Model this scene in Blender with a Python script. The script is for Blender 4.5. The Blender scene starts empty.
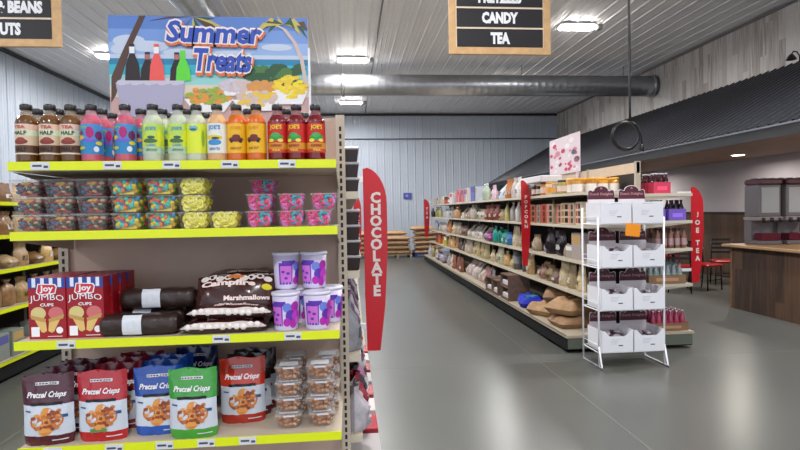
import bpy, math, random
from mathutils import Vector, Matrix
PI = math.pi
R = random.Random(7)
scene = bpy.context.scene
COL = scene.collection
# ------------------------------------------------------------------ camera
F_PX = 540.0; EYE = 1.6
_y, _p, _r = math.radians(5.3), math.radians(-1.46), math.radians(1.0)
_f = Vector((math.sin(_y)*math.cos(_p), math.cos(_y)*math.cos(_p), math.sin(_p)))
_rt = Vector((math.cos(_y), -math.sin(_y), 0)); _u = _rt.cross(_f)
RT = _rt*math.cos(_r) - _u*math.sin(_r); UP = _u*math.cos(_r) + _rt*math.sin(_r); FW = _f
cam = bpy.data.objects.new('camera', bpy.data.cameras.new('camera'))
COL.objects.link(cam)
cam.matrix_world = Matrix(((RT.x, UP.x, -FW.x, 0), (RT.y, UP.y, -FW.y, 0), (RT.z, UP.z, -FW.z, EYE), (0, 0, 0, 1)))
cam.data.sensor_width = 36.0; cam.data.lens = F_PX/800*36.0; cam.data.clip_end = 200
scene.camera = cam
def ray(px, py): return FW + RT*((px-400)/F_PX) - UP*((py-225)/F_PX)
def onY(px, py, Y): d = ray(px, py)*(Y/ray(px, py).y); return Vector((d.x, Y, d.z+EYE))
def onX(px, py, X): d = ray(px, py)*(X/ray(px, py).x); return Vector((X, d.y, d.z+EYE))
# ------------------------------------------------------------------ world and exposure
w = bpy.data.worlds.new('world'); scene.world = w; w.use_nodes = True
w.node_tree.nodes['Background'].inputs[0].default_value = (0.80, 0.88, 1.0, 1)
w.node_tree.nodes['Background'].inputs[1].default_value = 1.3
scene.view_settings.view_transform = 'Standard'; scene.view_settings.look = 'None'
scene.view_settings.exposure = 0.0; scene.view_settings.gamma = 1.0
scene.view_settings.use_curve_mapping = False
LAMP_W = 150.0
CEIL = 5.4; XL = -7.65; XR = 8.3; YB = 21.0; YF = -5.0
# ------------------------------------------------------------------ materials
def lin(c): c = c/255.0; return c/12.92 if c <= 0.04045 else ((c+0.055)/1.055)**2.4
_mats = {}
def M(name, rgb, rough=0.5, metal=0.0, alpha=1.0, noise=0.0, nscale=8.0, bump=0.0, stretch=(1, 1, 1), emis=0.0, coat=0.0, rgb2=None, trans=0.0):
    key = (name, rgb, rough, metal, alpha, noise, nscale, bump, stretch, emis, coat, rgb2)
    if key in _mats: return _mats[key]
    m = bpy.data.materials.new(name); m.use_nodes = True
    nt = m.node_tree; b = nt.nodes['Principled BSDF']
    c = tuple(lin(v) for v in rgb)
    b.inputs['Base Color'].default_value = (*c, 1); b.inputs['Roughness'].default_value = rough
    b.inputs['Metallic'].default_value = metal; b.inputs['Alpha'].default_value = alpha
    b.inputs['Coat Weight'].default_value = coat; b.inputs['Coat Roughness'].default_value = 0.1
    b.inputs['Transmission Weight'].default_value = trans
    if emis: b.inputs['Emission Color'].default_value = (*c, 1); b.inputs['Emission Strength'].default_value = emis
    if noise or bump or rgb2:
        tc = nt.nodes.new('ShaderNodeTexCoord'); mp = nt.nodes.new('ShaderNodeMapping')
        mp.inputs['Scale'].default_value = stretch
        nt.links.new(tc.outputs['Object'], mp.inputs['Vector'])
        n = nt.nodes.new('ShaderNodeTexNoise'); n.inputs['Scale'].default_value = nscale; n.inputs['Detail'].default_value = 5
        nt.links.new(mp.outputs[0], n.inputs['Vector'])
        if noise or rgb2:
            cr = nt.nodes.new('ShaderNodeValToRGB'); cr.color_ramp.elements[0].position = 0.35; cr.color_ramp.elements[1].position = 0.65
            if rgb2: d = tuple(lin(v) for v in rgb2); e = c
            else: d = tuple(v*(1-noise) for v in c); e = tuple(min(1, v*(1+noise)) for v in c)
            cr.color_ramp.elements[0].color = (*d, 1); cr.color_ramp.elements[1].color = (*e, 1)
            nt.links.new(n.outputs['Fac'], cr.inputs[0]); nt.links.new(cr.outputs[0], b.inputs['Base Color'])
        if bump:
            bp = nt.nodes.new('ShaderNodeBump'); bp.inputs['Strength'].default_value = bump; bp.inputs['Distance'].default_value = 0.01
            nt.links.new(n.outputs['Fac'], bp.inputs['Height']); nt.links.new(bp.outputs[0], b.inputs['Normal'])
    _mats[key] = m; return m
def plank_mat(name, cols, width, axes=(0, 1), rough=0.6, length=3.0, grain=14.0, rot=None):
    # planks: width along axis axes[0], running along axes[1]; random colour per plank plus grain along the plank
    m = bpy.data.materials.new(name); m.use_nodes = True; nt = m.node_tree; b = nt.nodes['Principled BSDF']
    tc = nt.nodes.new('ShaderNodeTexCoord'); sp = nt.nodes.new('ShaderNodeSeparateXYZ'); nt.links.new(tc.outputs['Object'], sp.inputs[0])
    def mth(op, a, v=None):
        n = nt.nodes.new('ShaderNodeMath'); n.operation = op; nt.links.new(a, n.inputs[0])
        if v is not None:
            if isinstance(v, (int, float)): n.inputs[1].default_value = v
            else: nt.links.new(v, n.inputs[1])
        return n.outputs[0]
    a, c = sp.outputs[axes[0]], sp.outputs[axes[1]]
    i = mth('FLOOR', mth('DIVIDE', a, width)); off = mth('MULTIPLY', i, 0.37*length)
    j = mth('FLOOR', mth('DIVIDE', mth('ADD', c, off), length))
    cb = nt.nodes.new('ShaderNodeCombineXYZ'); nt.links.new(i, cb.inputs[0]); nt.links.new(j, cb.inputs[1])
    wn = nt.nodes.new('ShaderNodeTexWhiteNoise'); wn.noise_dimensions = '3D'; nt.links.new(cb.outputs[0], wn.inputs['Vector'])
    mp = nt.nodes.new('ShaderNodeMapping'); s = [3, 3, 3]; s[axes[0]] = 22; s[axes[1]] = 1.6; mp.inputs['Scale'].default_value = s
    nt.links.new(tc.outputs['Object'], mp.inputs['Vector'])
    ns = nt.nodes.new('ShaderNodeTexNoise'); ns.inputs['Scale'].default_value = grain/14; ns.inputs['Detail'].default_value = 6
    nt.links.new(mp.outputs[0], ns.inputs['Vector'])
    f = mth('ADD', mth('MULTIPLY', wn.outputs['Value'], 0.55), mth('MULTIPLY', ns.outputs['Fac'], 0.75))
    f = mth('SUBTRACT', f, 0.12)
    cr = nt.nodes.new('ShaderNodeValToRGB'); nt.links.new(f, cr.inputs[0])
    el = cr.color_ramp.elements
    while len(el) < len(cols): el.new(0.5)
    for k, cc in enumerate(cols): el[k].position = k/(len(cols)-1); el[k].color = (*[lin(v) for v in cc], 1)
    nt.links.new(cr.outputs[0], b.inputs['Base Color']); b.inputs['Roughness'].default_value = rough
    return m
BEIGE = M('beige_metal', (186, 172, 154), 0.5)
TAUPE = M('taupe_panel', (190, 164, 148), 0.6, noise=0.03)
SHELF = M('shelf_deck', (196, 182, 162), 0.45)
YEL = M('yellow_strip', (222, 232, 20), 0.35)
TAGW = M('price_paper', (214, 214, 220), 0.5)
DARK = M('dark_slot', (22, 20, 19), 0.7)
BLACK = M('black_plastic', (20, 20, 22), 0.35)
CLEAR = M('clear_plastic', (235, 240, 245), 0.08, alpha=0.07)
CLEAR2 = M('clear_film', (240, 240, 240), 0.12, alpha=0.22)
WHITE = M('white_paint', (232, 232, 236), 0.45)
RED = M('red_acrylic', (196, 24, 36), 0.28)
# ------------------------------------------------------------------ mesh builder
class MB:
    def __init__(s): s.V = []; s.Fc = []; s.I = []; s.S = []
    def add(s, vs, fs, m=0, sm=False):
        o = len(s.V); s.V += [tuple(v) for v in vs]
        for f in fs: s.Fc.append([i+o for i in f]); s.I.append(m); s.S.append(sm)
        return s
    def box(s, x0, x1, y0, y1, z0, z1, m=0):
        v = [(x, y, z) for z in (z0, z1) for y in (y0, y1) for x in (x0, x1)]
        return s.add(v, [(0, 2, 3, 1), (4, 5, 7, 6), (0, 1, 5, 4), (2, 6, 7, 3), (0, 4, 6, 2), (1, 3, 7, 5)], m)
    def rbox(s, x0, x1, y0, y1, z0, z1, m=0, b=0.004):
        # box with its vertical edges and top/bottom edges softened
        def ring(i, z): return [(x0+i+b, y0+i, z), (x1-i-b, y0+i, z), (x1-i, y0+i+b, z), (x1-i, y1-i-b, z), (x1-i-b, y1-i, z), (x0+i+b, y1-i, z), (x0+i, y1-i-b, z), (x0+i, y0+i+b, z)]
        v = ring(b, z0)+ring(0, z0+b)+ring(0, z1-b)+ring(b, z1)
        f = [tuple(range(7, -1, -1)), tuple(range(24, 32))]
        for k in range(3):
            for i in range(8): f.append((k*8+i, k*8+(i+1) % 8, k*8+8+(i+1) % 8, k*8+8+i))
        return s.add(v, f, m)
    def lathe(s, prof, c=(0, 0, 0), seg=16, m=0, sm=True, sx=1.0, sy=1.0, mfn=None, caps=True):
        v = []; n = len(prof)
        for r, z in prof:
            for i in range(seg): a = 2*PI*i/seg; v.append((c[0]+r*sx*math.cos(a), c[1]+r*sy*math.sin(a), c[2]+z))
        for k in range(n-1):
            s.add([], []) ; o = 0
        base = len(s.V); s.V += v
        for k in range(n-1):
            for i in range(seg):
                s.Fc.append([base+k*seg+i, base+k*seg+(i+1) % seg, base+(k+1)*seg+(i+1) % seg, base+(k+1)*seg+i]); s.I.append(mfn(k) if mfn else m); s.S.append(sm)
        if caps:
            s.Fc.append([base+i for i in range(seg-1, -1, -1)]); s.I.append(mfn(0) if mfn else m); s.S.append(False)
            s.Fc.append([base+(n-1)*seg+i for i in range(seg)]); s.I.append(mfn(n-2) if mfn else m); s.S.append(False)
        return s
    def tube(s, pts, r, seg=8, m=0, closed=False):
        pts = [Vector(p) for p in pts]; n = len(pts); base = len(s.V); up = Vector((0.13, 0.21, 0.97))
        for i, p in enumerate(pts):
            if closed: d = pts[(i+1) % n]-pts[i-1]
            else: d = pts[min(i+1, n-1)]-pts[max(i-1, 0)]
            d.normalize(); a = d.cross(up)
            if a.length < 0.1: a = d.cross(Vector((1, 0, 0)))
            a.normalize(); b = d.cross(a)
            for k in range(seg): t = 2*PI*k/seg; s.V.append(tuple(p+a*(r*math.cos(t))+b*(r*math.sin(t))))
        for i in range(n if closed else n-1):
            for k in range(seg):
                j = (i+1) % n
                s.Fc.append([base+i*seg+k, base+i*seg+(k+1) % seg, base+j*seg+(k+1) % seg, base+j*seg+k]); s.I.append(m); s.S.append(True)
        if not closed:
            s.Fc.append([base+k for k in range(seg-1, -1, -1)]); s.I.append(m); s.S.append(False)
            s.Fc.append([base+(n-1)*seg+k for k in range(seg)]); s.I.append(m); s.S.append(False)
        return s
    def ell(s, c, rx, ry, rz, m=0, a=8, b=5, rot=None):
        v = [(0, 0, -1)]+[(math.cos(2*PI*i/a)*math.sin(PI*j/b), math.sin(2*PI*i/a)*math.sin(PI*j/b), -math.cos(PI*j/b)) for j in range(1, b) for i in range(a)]+[(0, 0, 1)]
        v = [Vector((x*rx, y*ry, z*rz)) for x, y, z in v]
        if rot is not None: v = [rot @ q for q in v]
        v = [q+Vector(c) for q in v]; f = []
        for i in range(a):
            f.append((0, 1+(i+1) % a, 1+i)); f.append((len(v)-1, 1+(b-2)*a+i, 1+(b-2)*a+(i+1) % a))
            for j in range(b-2): f.append((1+j*a+i, 1+j*a+(i+1) % a, 1+(j+1)*a+(i+1) % a, 1+(j+1)*a+i))
        return s.add(v, f, m, True)
    def torus(s, c, r0, r1, rot, m=0, a=9, b=5):
        v = []; f = []
        for i in range(a):
            t = 2*PI*i/a
            for j in range(b):
                q = 2*PI*j/b; v.append(Vector(c)+rot @ Vector(((r0+r1*math.cos(q))*math.cos(t), (r0+r1*math.cos(q))*math.sin(t), r1*math.sin(q))))
                f.append((i*b+j, ((i+1) % a)*b+j, ((i+1) % a)*b+(j+1) % b, i*b+(j+1) % b))
        return s.add(v, f, m, True)
    def prism(s, poly, fn, t0, t1, m=0):
        n = len(poly); v = [fn(x, y, t0) for x, y in poly]+[fn(x, y, t1) for x, y in poly]
        return s.add(v, [tuple(range(n)), tuple(range(2*n-1, n-1, -1))]+[(i, i+n, (i+1) % n+n, (i+1) % n) for i in range(n)], m)
    def flat(s, poly, fn, m=0): return s.add([fn(x, y) for x, y in poly], [tuple(range(len(poly)))], m)
    def grid(s, fn, nu, nv, m=0, sm=True, mfn=None, close=False):
        base = len(s.V)
        for j in range(nv+1):
            for i in range(nu+1): s.V.append(tuple(fn(i/nu, j/nv)))
        for j in range(nv):
            for i in range(nu):
                o = base+j*(nu+1)+i; s.Fc.append([o, o+1, o+nu+2, o+nu+1]); s.I.append(mfn(i, j) if mfn else m); s.S.append(sm)
        return s
    def build(s, name, mats, parent=None, loc=None, rz=0.0, label=None, cat=None, group=None, kind=None):
        me = bpy.data.meshes.new(name); me.from_pydata(s.V, [], s.Fc)
        for mm in (mats if isinstance(mats, (list, tuple)) else [mats]): me.materials.append(mm)
        me.polygons.foreach_set('material_index', s.I); me.polygons.foreach_set('use_smooth', s.S); me.update()
        o = bpy.data.objects.new(name, me); COL.objects.link(o)
        if parent is not None: o.parent = parent
        if loc is not None: o.location = loc
        o.rotation_euler[2] = rz
        if label: o['label'] = label
        if cat: o['category'] = cat
        if group: o['group'] = group
        if kind: o['kind'] = kind
        return o
def thing(name, label, cat, loc=(0, 0, 0), rz=0.0, group=None):
    o = bpy.data.objects.new(name, None); COL.objects.link(o); o.location = loc; o.rotation_euler[2] = rz; o.empty_display_size = 0.05
    o['label'] = label; o['category'] = cat
    if group: o['group'] = group
    return o
KIDS = {}
def kids(o):
    if o.name not in KIDS: KIDS[o.name] = [c for c in list(COL.objects) if c.parent == o]
    return KIDS[o.name]
def dup(o, loc, rz=0.0, label=None, group=None):
    r = o.copy(); COL.objects.link(r); r.location = loc; r.rotation_euler[2] = rz
    if label: r['label'] = label
    if group: r['group'] = group
    for c in kids(o):
        k = c.copy(); COL.objects.link(k); k.parent = r
        for g in kids(c): q = g.copy(); COL.objects.link(q); q.parent = k
    return r
_first = {}
def use(key, maker, loc, rz, label, group=None):
    # the first call builds the thing, later ones copy it with its parts
    if key not in _first:
        o = maker(); _first[key] = o; o.location = loc; o.rotation_euler[2] = rz; o['label'] = label
        if group: o['group'] = group
        return o
    o = _first[key]; r = dup(o, loc, rz, label)
    if group: r['group'] = group
    elif 'group' in r: del r['group']
    return r
# ------------------------------------------------------------------ lettering
_tx = {}
def text_geo(s, bold=0.02):
    k = (s, bold)
    if k not in _tx:
        cu = bpy.data.curves.new('lettering', 'FONT'); cu.body = s; cu.size = 1.0; cu.offset = bold; cu.resolution_u = 2; cu.fill_mode = 'FRONT'
        o = bpy.data.objects.new('lettering', cu); COL.objects.link(o)
        bpy.context.view_layer.update(); dg = bpy.context.evaluated_depsgraph_get()
        me = bpy.data.meshes.new_from_object(o.evaluated_get(dg))
        vs = [(v.co.x, v.co.y) for v in me.vertices]; fs = [tuple(p.vertices) for p in me.polygons]
        bpy.data.objects.remove(o); bpy.data.curves.remove(cu); bpy.data.meshes.remove(me)
        x0 = min(v[0] for v in vs); x1 = max(v[0] for v in vs); y0 = min(v[1] for v in vs); y1 = max(v[1] for v in vs)
        _tx[k] = ([((x-(x0+x1)/2), (y-(y0+y1)/2)) for x, y in vs], fs, x1-x0, y1-y0)
    return _tx[k]
def text(mb, s, fn, cx, cy, W=None, H=None, m=0, bold=0.02, slant=0.0, arch=0.0):
    vs, fs, tw, th = text_geo(s, bold)
    kx = W/tw if W else H/th; ky = H/th if H else kx
    mb.add([fn(cx+x*kx+slant*y*ky, cy+y*ky+arch*(1-(2*x/tw)**2)) for x, y in vs], fs, m)
def cdisc(mb, cx, cy, rx, ry, fn, m=0, n=10):
    xs = [cx-rx*math.cos(PI*i/n) for i in range(n+1)]; hs = [ry*math.sin(PI*i/n) for i in range(n+1)]
    mb.add([fn(x, cy-h) for x, h in zip(xs, hs)]+[fn(x, cy+h) for x, h in zip(xs, hs)], [(i, i+1, n+2+i, n+1+i) for i in range(n)], m)
def crect(mb, x0, x1, y0, y1, fn, m=0, n=8):
    mb.add([fn(x0+(x1-x0)*i/n, y) for y in (y0, y1) for i in range(n+1)], [(i, i+1, n+2+i, n+1+i) for i in range(n)], m)
def disc(cx, cy, rx, ry, n=12, ph=0.0): return [(cx+rx*math.cos(2*PI*i/n+ph), cy+ry*math.sin(2*PI*i/n+ph)) for i in range(n)]
# ------------------------------------------------------------------ soft shapes
def pouch(mb, w, d, h, seed=0, m=0, mfn=None, nu=12, nv=14, lump=0.0, gather=None, lean=0.0):
    # stand-up bag with front and back sheets meeting at side seams; front faces -Y. returns front-surface function
    rr = random.Random(seed); ph = [rr.uniform(0, 6.28) for _ in range(6)]
    def W(t):
        v = 0.93+0.07*min(1, t/0.15)
        if gather: v *= (1-gather*max(0, (t-0.55)/0.25)) if t < 0.8 else (1-gather)+(gather*0.75)*(t-0.8)/0.2
        return w/2*v*(1+0.02*math.sin(7*t+ph[0]))
    def D(t):
        v = 1.0 if t < 0.25 else max(0.03, 1-((t-0.25)/0.75)**1.4)
        if gather: v = 1.0 if t < 0.45 else (1-(1-0.25)*((t-0.45)/0.35) if t < 0.8 else 0.25)
        v *= min(1.0, 0.8+t*3)
        return d/2*v
    def pt(u, t, side=-1, off=0.0):
        x = u*W(t); g = max(0.0, 1-abs(u)**2.6)**0.6
        y = side*(D(t)*g+off+(0.002 if g > 0 else 0)*0)
        k = lump*(math.sin(9*u+ph[1])*math.sin(11*t+ph[2])+0.6*math.sin(17*u+ph[3]+9*t)*math.cos(15*t+ph[4]))*g
        y += side*k*d*0.5
        y += lean*t*t*h
        return (x, y, h*t+(0.015*h*math.sin(5*u+ph[5]) if t > 0.97 else 0))
    mb.grid(lambda a, b: pt(2*a-1, b, -1), nu, nv, m, True, mfn)
    mb.grid(lambda a, b: pt(1-2*a, b, 1), nu, nv, m, True, mfn)
    n = 12; ring = [pt(2*i/n-1, 0, -1) for i in range(n+1)]+[pt(1-2*i/n, 0, 1) for i in range(1, n)]
    mb.add(ring, [tuple(range(len(ring)-1, -1, -1))], m)
    return lambda u, t, off=0.0012: pt(u, t, -1, off)
def pillow(mb, L, W, H, seed=0, m=0, nu=16, nv=10, lump=0.05, p=3.0, mfn=None, tuck=0.0):
    # lying filled sack, long axis X, resting on z=0
    rr = random.Random(seed); ph = [rr.uniform(0, 6.28) for _ in range(6)]
    def g(u, v): return max(0.0, (1-abs(u)**p))**0.5*max(0.0, (1-abs(v)**p))**0.5
    def xy(u, v):
        pin = 1-0.10*(abs(u)**6); return (u*L/2*(1-0.06*(1-v*v)*0), v*W/2*pin*(1+0.03*math.sin(3*u+ph[0])))
    def top(a, b):
        u, v = 2*a-1, 2*b-1; x, y = xy(u, v)
        k = lump*(math.sin(6*u+ph[1])*math.cos(5*v+ph[2])+0.5*math.sin(13*u+ph[3]+4*v)+0.3*math.sin(15*v+9*u+ph[4]))*g(u, v)
        return (x, y, H*(0.42+0.58*g(u, v)+k*0.6))
    def bot(a, b):
        u, v = 1-2*a, 2*b-1; x, y = xy(u, v); return (x, y, H*0.42*(1-min(1, 1.6*g(u, v))))
    mb.grid(top, nu, nv, m, True, mfn); mb.grid(bot, nu, nv, m, True)
    return lambda u, v, off=0.0015: (xy(u, v)[0], xy(u, v)[1], top((u+1)/2, (v+1)/2)[2]+off)
# ================================================================== the setting
def structure(name, mb, mats, parent=None): return mb.build(name, mats, parent, kind=None if parent else 'structure')
def floor_mat():
    m = bpy.data.materials.new('polished_concrete'); m.use_nodes = True; nt = m.node_tree; b = nt.nodes['Principled BSDF']
    tc = nt.nodes.new('ShaderNodeTexCoord')
    n1 = nt.nodes.new('ShaderNodeTexNoise'); n1.inputs['Scale'].default_value = 0.5; n1.inputs['Detail'].default_value = 3; n1.inputs['Roughness'].default_value = 0.5
    n2 = nt.nodes.new('ShaderNodeTexNoise'); n2.inputs['Scale'].default_value = 40; n2.inputs['Detail'].default_value = 3
    for n in (n1, n2): nt.links.new(tc.outputs['Object'], n.inputs['Vector'])
    cr = nt.nodes.new('ShaderNodeValToRGB'); cr.color_ramp.elements[0].position = 0.15; cr.color_ramp.elements[1].position = 0.85
    cr.color_ramp.elements[0].color = (*[lin(v) for v in (84, 85, 82)], 1); cr.color_ramp.elements[1].color = (*[lin(v) for v in (99, 100, 96)], 1)
    nt.links.new(n1.outputs['Fac'], cr.inputs[0]); nt.links.new(cr.outputs[0], b.inputs['Base Color'])
    mr = nt.nodes.new('ShaderNodeMapRange'); mr.inputs['To Min'].default_value = 0.22; mr.inputs['To Max'].default_value = 0.34
    nt.nodes.remove(mr); b.inputs['Roughness'].default_value = 0.29
    b.inputs['Specular IOR Level'].default_value = 0.6
    return m
mb = MB(); mb.box(XL-0.2, XR+0.2, YF, YB+0.2, -0.1, 0, 0)
fl = structure('floor', mb, [floor_mat()])
mb = MB()
JM = M('joint_filler', (116, 117, 112), 0.5)
for x in (1.95, -2.5, 6.6): mb.box(x-0.004, x+0.004, YF, YB, 0.0, 0.0012)
for y in (5.45, 10.5, 15.5): mb.box(XL, XR, y-0.0025, y+0.0025, 0.0, 0.0008)
structure('joint', mb, [JM], fl)
# ribbed ceiling, ribs along Y
def ribbed(mb, a0, a1, fn, pitch=0.3, rw=0.05, rh=0.022, m=0, minor=True):
    pts = []; a = a0
    while a < a1-pitch*0.5:
        pts += [(a, 0), (a+rw*0.25, rh), (a+rw*0.75, rh), (a+rw, 0)]
        if minor:
            for k in (1, 2): c = a+rw+(pitch-rw)*k/3; pts += [(c-0.012, 0), (c, rh*0.3), (c+0.012, 0)]
        a += pitch
    pts.append((a1, 0)); n = len(pts)
    mb.add([fn(p[0], 0, p[1]) for p in pts]+[fn(p[0], 1, p[1]) for p in pts], [(i, i+1, n+i+1, n+i) for i in range(n-1)], m)
CM = M('ceiling_panel', (232, 231, 234), 0.42, noise=0.03, nscale=0.6)
mb = MB(); ribbed(mb, XL, XR, lambda a, t, h: (a, YF+(YB-YF)*t, CEIL-h)); structure('ceiling', mb, [CM])
WB = M('steel_wall_blue', (184, 192, 204), 0.45, noise=0.03, nscale=0.7)
mb = MB(); ribbed(mb, XL, XR, lambda a, t, h: (a, YB-h, CEIL*t)); bw = structure('wall_back', mb, [WB])
mb = MB(); mb.tube([(XL, YB-0.05, 4.42), (XR, YB-0.05, 4.40)], 0.02, 6); structure('conduit', mb, [M('grey_conduit', (90, 92, 96), 0.5)], bw)
mb = MB(); ribbed(mb, YF, YB, lambda a, t, h: (XL+h, a, CEIL*t)); structure('wall_left', mb, [WB])
BARN = plank_mat('whitewashed_barnwood', [(120, 104, 98), (168, 158, 152), (196, 190, 186), (210, 206, 202), (156, 144, 138), (200, 194, 190)], 0.16, (1, 2), 0.65, 1.7)
mb = MB(); mb.box(XR, XR+0.2, YF, YB, 0, CEIL); wr = structure('wall_right', mb, [BARN])
mb = MB(); mb.box(XR-0.012, XR-0.002, YF, YB-0.02, 1.46, 2.66); structure('painted_panel', mb, [M('grey_paint', (190, 184, 190), 0.6)], wr)
WAIN = plank_mat('dark_wainscot', [(52, 38, 30), (78, 58, 46), (96, 74, 58), (64, 48, 40)], 0.18, (1, 2), 0.6, 2.4)
mb = MB(); mb.box(XR-0.03, XR-0.013, YF, YB-0.02, 0, 1.42); structure('wainscot', mb, [WAIN], wr)
mb = MB(); mb.box(XR-0.045, XR-0.013, YF, YB-0.02, 1.42, 1.46); structure('wainscot_cap', mb, [M('dark_trim', (40, 32, 30), 0.5)], wr)
TR = M('dark_wall_trim', (38, 38, 42), 0.5)
mb = MB(); mb.box(XL, XR, YB-0.08, YB-0.03, CEIL-0.10, CEIL-0.02); structure('trim_1', mb, [TR])
mb = MB(); mb.box(XL+0.03, XL+0.08, YF, YB-0.08, CEIL-0.10, CEIL-0.02); structure('trim_2', mb, [TR])
mb = MB(); mb.box(XR-0.04, XR-0.002, YF, YB-0.08, CEIL-0.06, CEIL-0.02); structure('trim_3', mb, [M('grey_trim', (120, 118, 120), 0.5)])
# awning: corrugated black roof sloping from the barnwood wall, with fascia and wooden soffit
aw = thing('awning', 'long black corrugated metal awning sloping off the right barnwood wall', 'awning', (0, 0, 0))
AX0, AZ0, AX1, AZ1 = 5.45, 2.62, XR-0.047, 4.2
A0, A1 = 3.2, YB-0.06
mb = MB(); prof = []; y = A0
while y < A1-0.2: prof += [(y, 0), (y+0.10, 0), (y+0.112, 0.034), (y+0.150, 0.034), (y+0.162, 0)]; y += 0.19
prof.append((A1, 0)); n = len(prof)-1
up = (-(AZ1-AZ0), AX1-AX0); ul = math.hypot(*up); up = (up[0]/ul, up[1]/ul)
vs = [(AX0+up[0]*h_, y, AZ0+up[1]*h_) for y, h_ in prof]+[(AX1, y, AZ1+h_) for y, h_ in prof]
mb.add(vs, [(i, i+1, n+2+i, n+1+i) for i in range(n)])
mb.build('roof_sheet', M('black_roof_metal', (38, 39, 45), 0.4), aw)
mb = MB(); mb.box(AX0-0.02, AX0+0.02, A0, A1, AZ0-0.16, AZ0-0.004); mb.build('fascia', M('black_fascia', (30, 30, 34), 0.5), aw)
mb = MB(); mb.box(AX0-0.035, AX0-0.021, A0, A1, AZ0-0.02, AZ0+0.004); mb.build('drip_edge', M('drip_metal', (120, 122, 130), 0.4, metal=0.5), aw)
SOF = plank_mat('brown_soffit', [(128, 106, 92), (158, 134, 118), (144, 122, 106)], 0.2, (0, 1), 0.7, 2.4)
mb = MB(); mb.box(AX0+0.021, AX1-0.05, A0, A1, AZ0-0.06, AZ0-0.02); mb.build('soffit', SOF, aw)
mb = MB(); mb.add([(AX0, A0, AZ0-0.015), (AX1, A0, AZ0-0.015), (AX1, A0, AZ1-0.004), (AX0, A0+0.0, AZ0-0.005)], [(0, 1, 2, 3)]); mb.build('end_gable', M('black_fascia', (30, 30, 34), 0.5), aw)
# recessed lights in the soffit
LG = M('lamp_glow', (255, 250, 244), 0.5, emis=36.0)
LW = M('warm_lamp_glow', (255, 238, 214), 0.5, emis=9.0)
def recessed():
    t = thing('recessed_light', '', 'ceiling light'); mb = MB(); mb.lathe([(0.13, -0.010), (0.13, 0.0), (0.105, 0.0), (0.105, -0.010)], seg=20, caps=False); mb.build('trim_ring', WHITE, t)
    mb = MB(); mb.lathe([(0.102, -0.016), (0.102, -0.002)], seg=20); mb.build('lens', LW, t); return t
def area(loc, sx, sy, watts, rz=0, col=(1, 1, 1)):
    l = bpy.data.lights.new('lamp_light', 'AREA'); l.shape = 'RECTANGLE'; l.size = sx; l.size_y = sy; l.energy = watts; l.color = col; l.spread = math.radians(170)
    o = bpy.data.objects.new('lamp_light', l); COL.objects.link(o); o.location = loc; o.rotation_euler[2] = rz; return o
for k, (x, y) in enumerate([(7.35, 9.62), (7.35, 6.0), (7.35, 13.6)]):
    use('recessed', recessed, (x, y, AZ0-0.061), 0, ['round recessed light glowing in the soffit under the black awning', 'recessed soffit light further toward the back of the awning', 'recessed soffit light above the wooden counter'][[0, 2, 1][k]])
    area((x, y, AZ0-0.09), 0.12, 0.12, 34, col=(1, 0.93, 0.84))
# ================================================================== ceiling lights
def fixture():
    t = thing('ceiling_light', '', 'ceiling light')
    mb = MB(); mb.rbox(-0.38, 0.38, -0.15, 0.15, -0.045, 0.0, b=0.02); mb.build('housing', WHITE, t)
    mb = MB(); mb.rbox(-0.36, 0.36, -0.13, 0.13, -0.085, -0.046, b=0.03); mb.build('diffuser', LG, t)
    mb = MB(); mb.box(0.42, 0.52, -0.06, 0.06, -0.09, 0.0); mb.tube([(0.37, 0, -0.03), (0.43, 0, -0.03)], 0.012); mb.build('junction_box', M('grey_box', (120, 120, 122), 0.5), t)
    return t
LIGHTS = [(0.15, 13.38, 'glowing ceiling light just in front of the crosswise duct'), (0.12, 18.57, 'glowing ceiling light beyond the duct near the back wall'),
          (4.74, 10.83, 'bright ceiling light right of the hanging candy and tea sign'), (-5.40, 13.23, 'ceiling light glowing left of the beach poster edge')]
for y in (-2.0, 3.1, 8.2): LIGHTS.append((0.14, y, 'ceiling light in the middle row above the nearer aisle'))
for y in (0.4, 5.6, 16.1): LIGHTS.append((4.74, y, 'ceiling light in the right hand row'))
for y in (-2.2, 2.9, 8.1, 18.4): LIGHTS.append((-5.6, y, 'ceiling light in the left hand row near the left wall'))
for x, y, lb in LIGHTS:
    use('fixture', fixture, (x, y, CEIL-0.025), 0, lb, None if 'row' not in lb else 'ceiling lights '+lb[14:])
    area((x, y, CEIL-0.125), 0.70, 0.25, LAMP_W)
# conduit on the ceiling
mb = MB(); mb.tube([(0.66, 3.0, CEIL-0.05), (0.66, 20.8, CEIL-0.05)], 0.018, 6); mb.build('ceiling_conduit', M('grey_box', (120, 120, 122), 0.5), label='thin grey conduit running along the ceiling beside the lights', cat='conduit')
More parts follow.
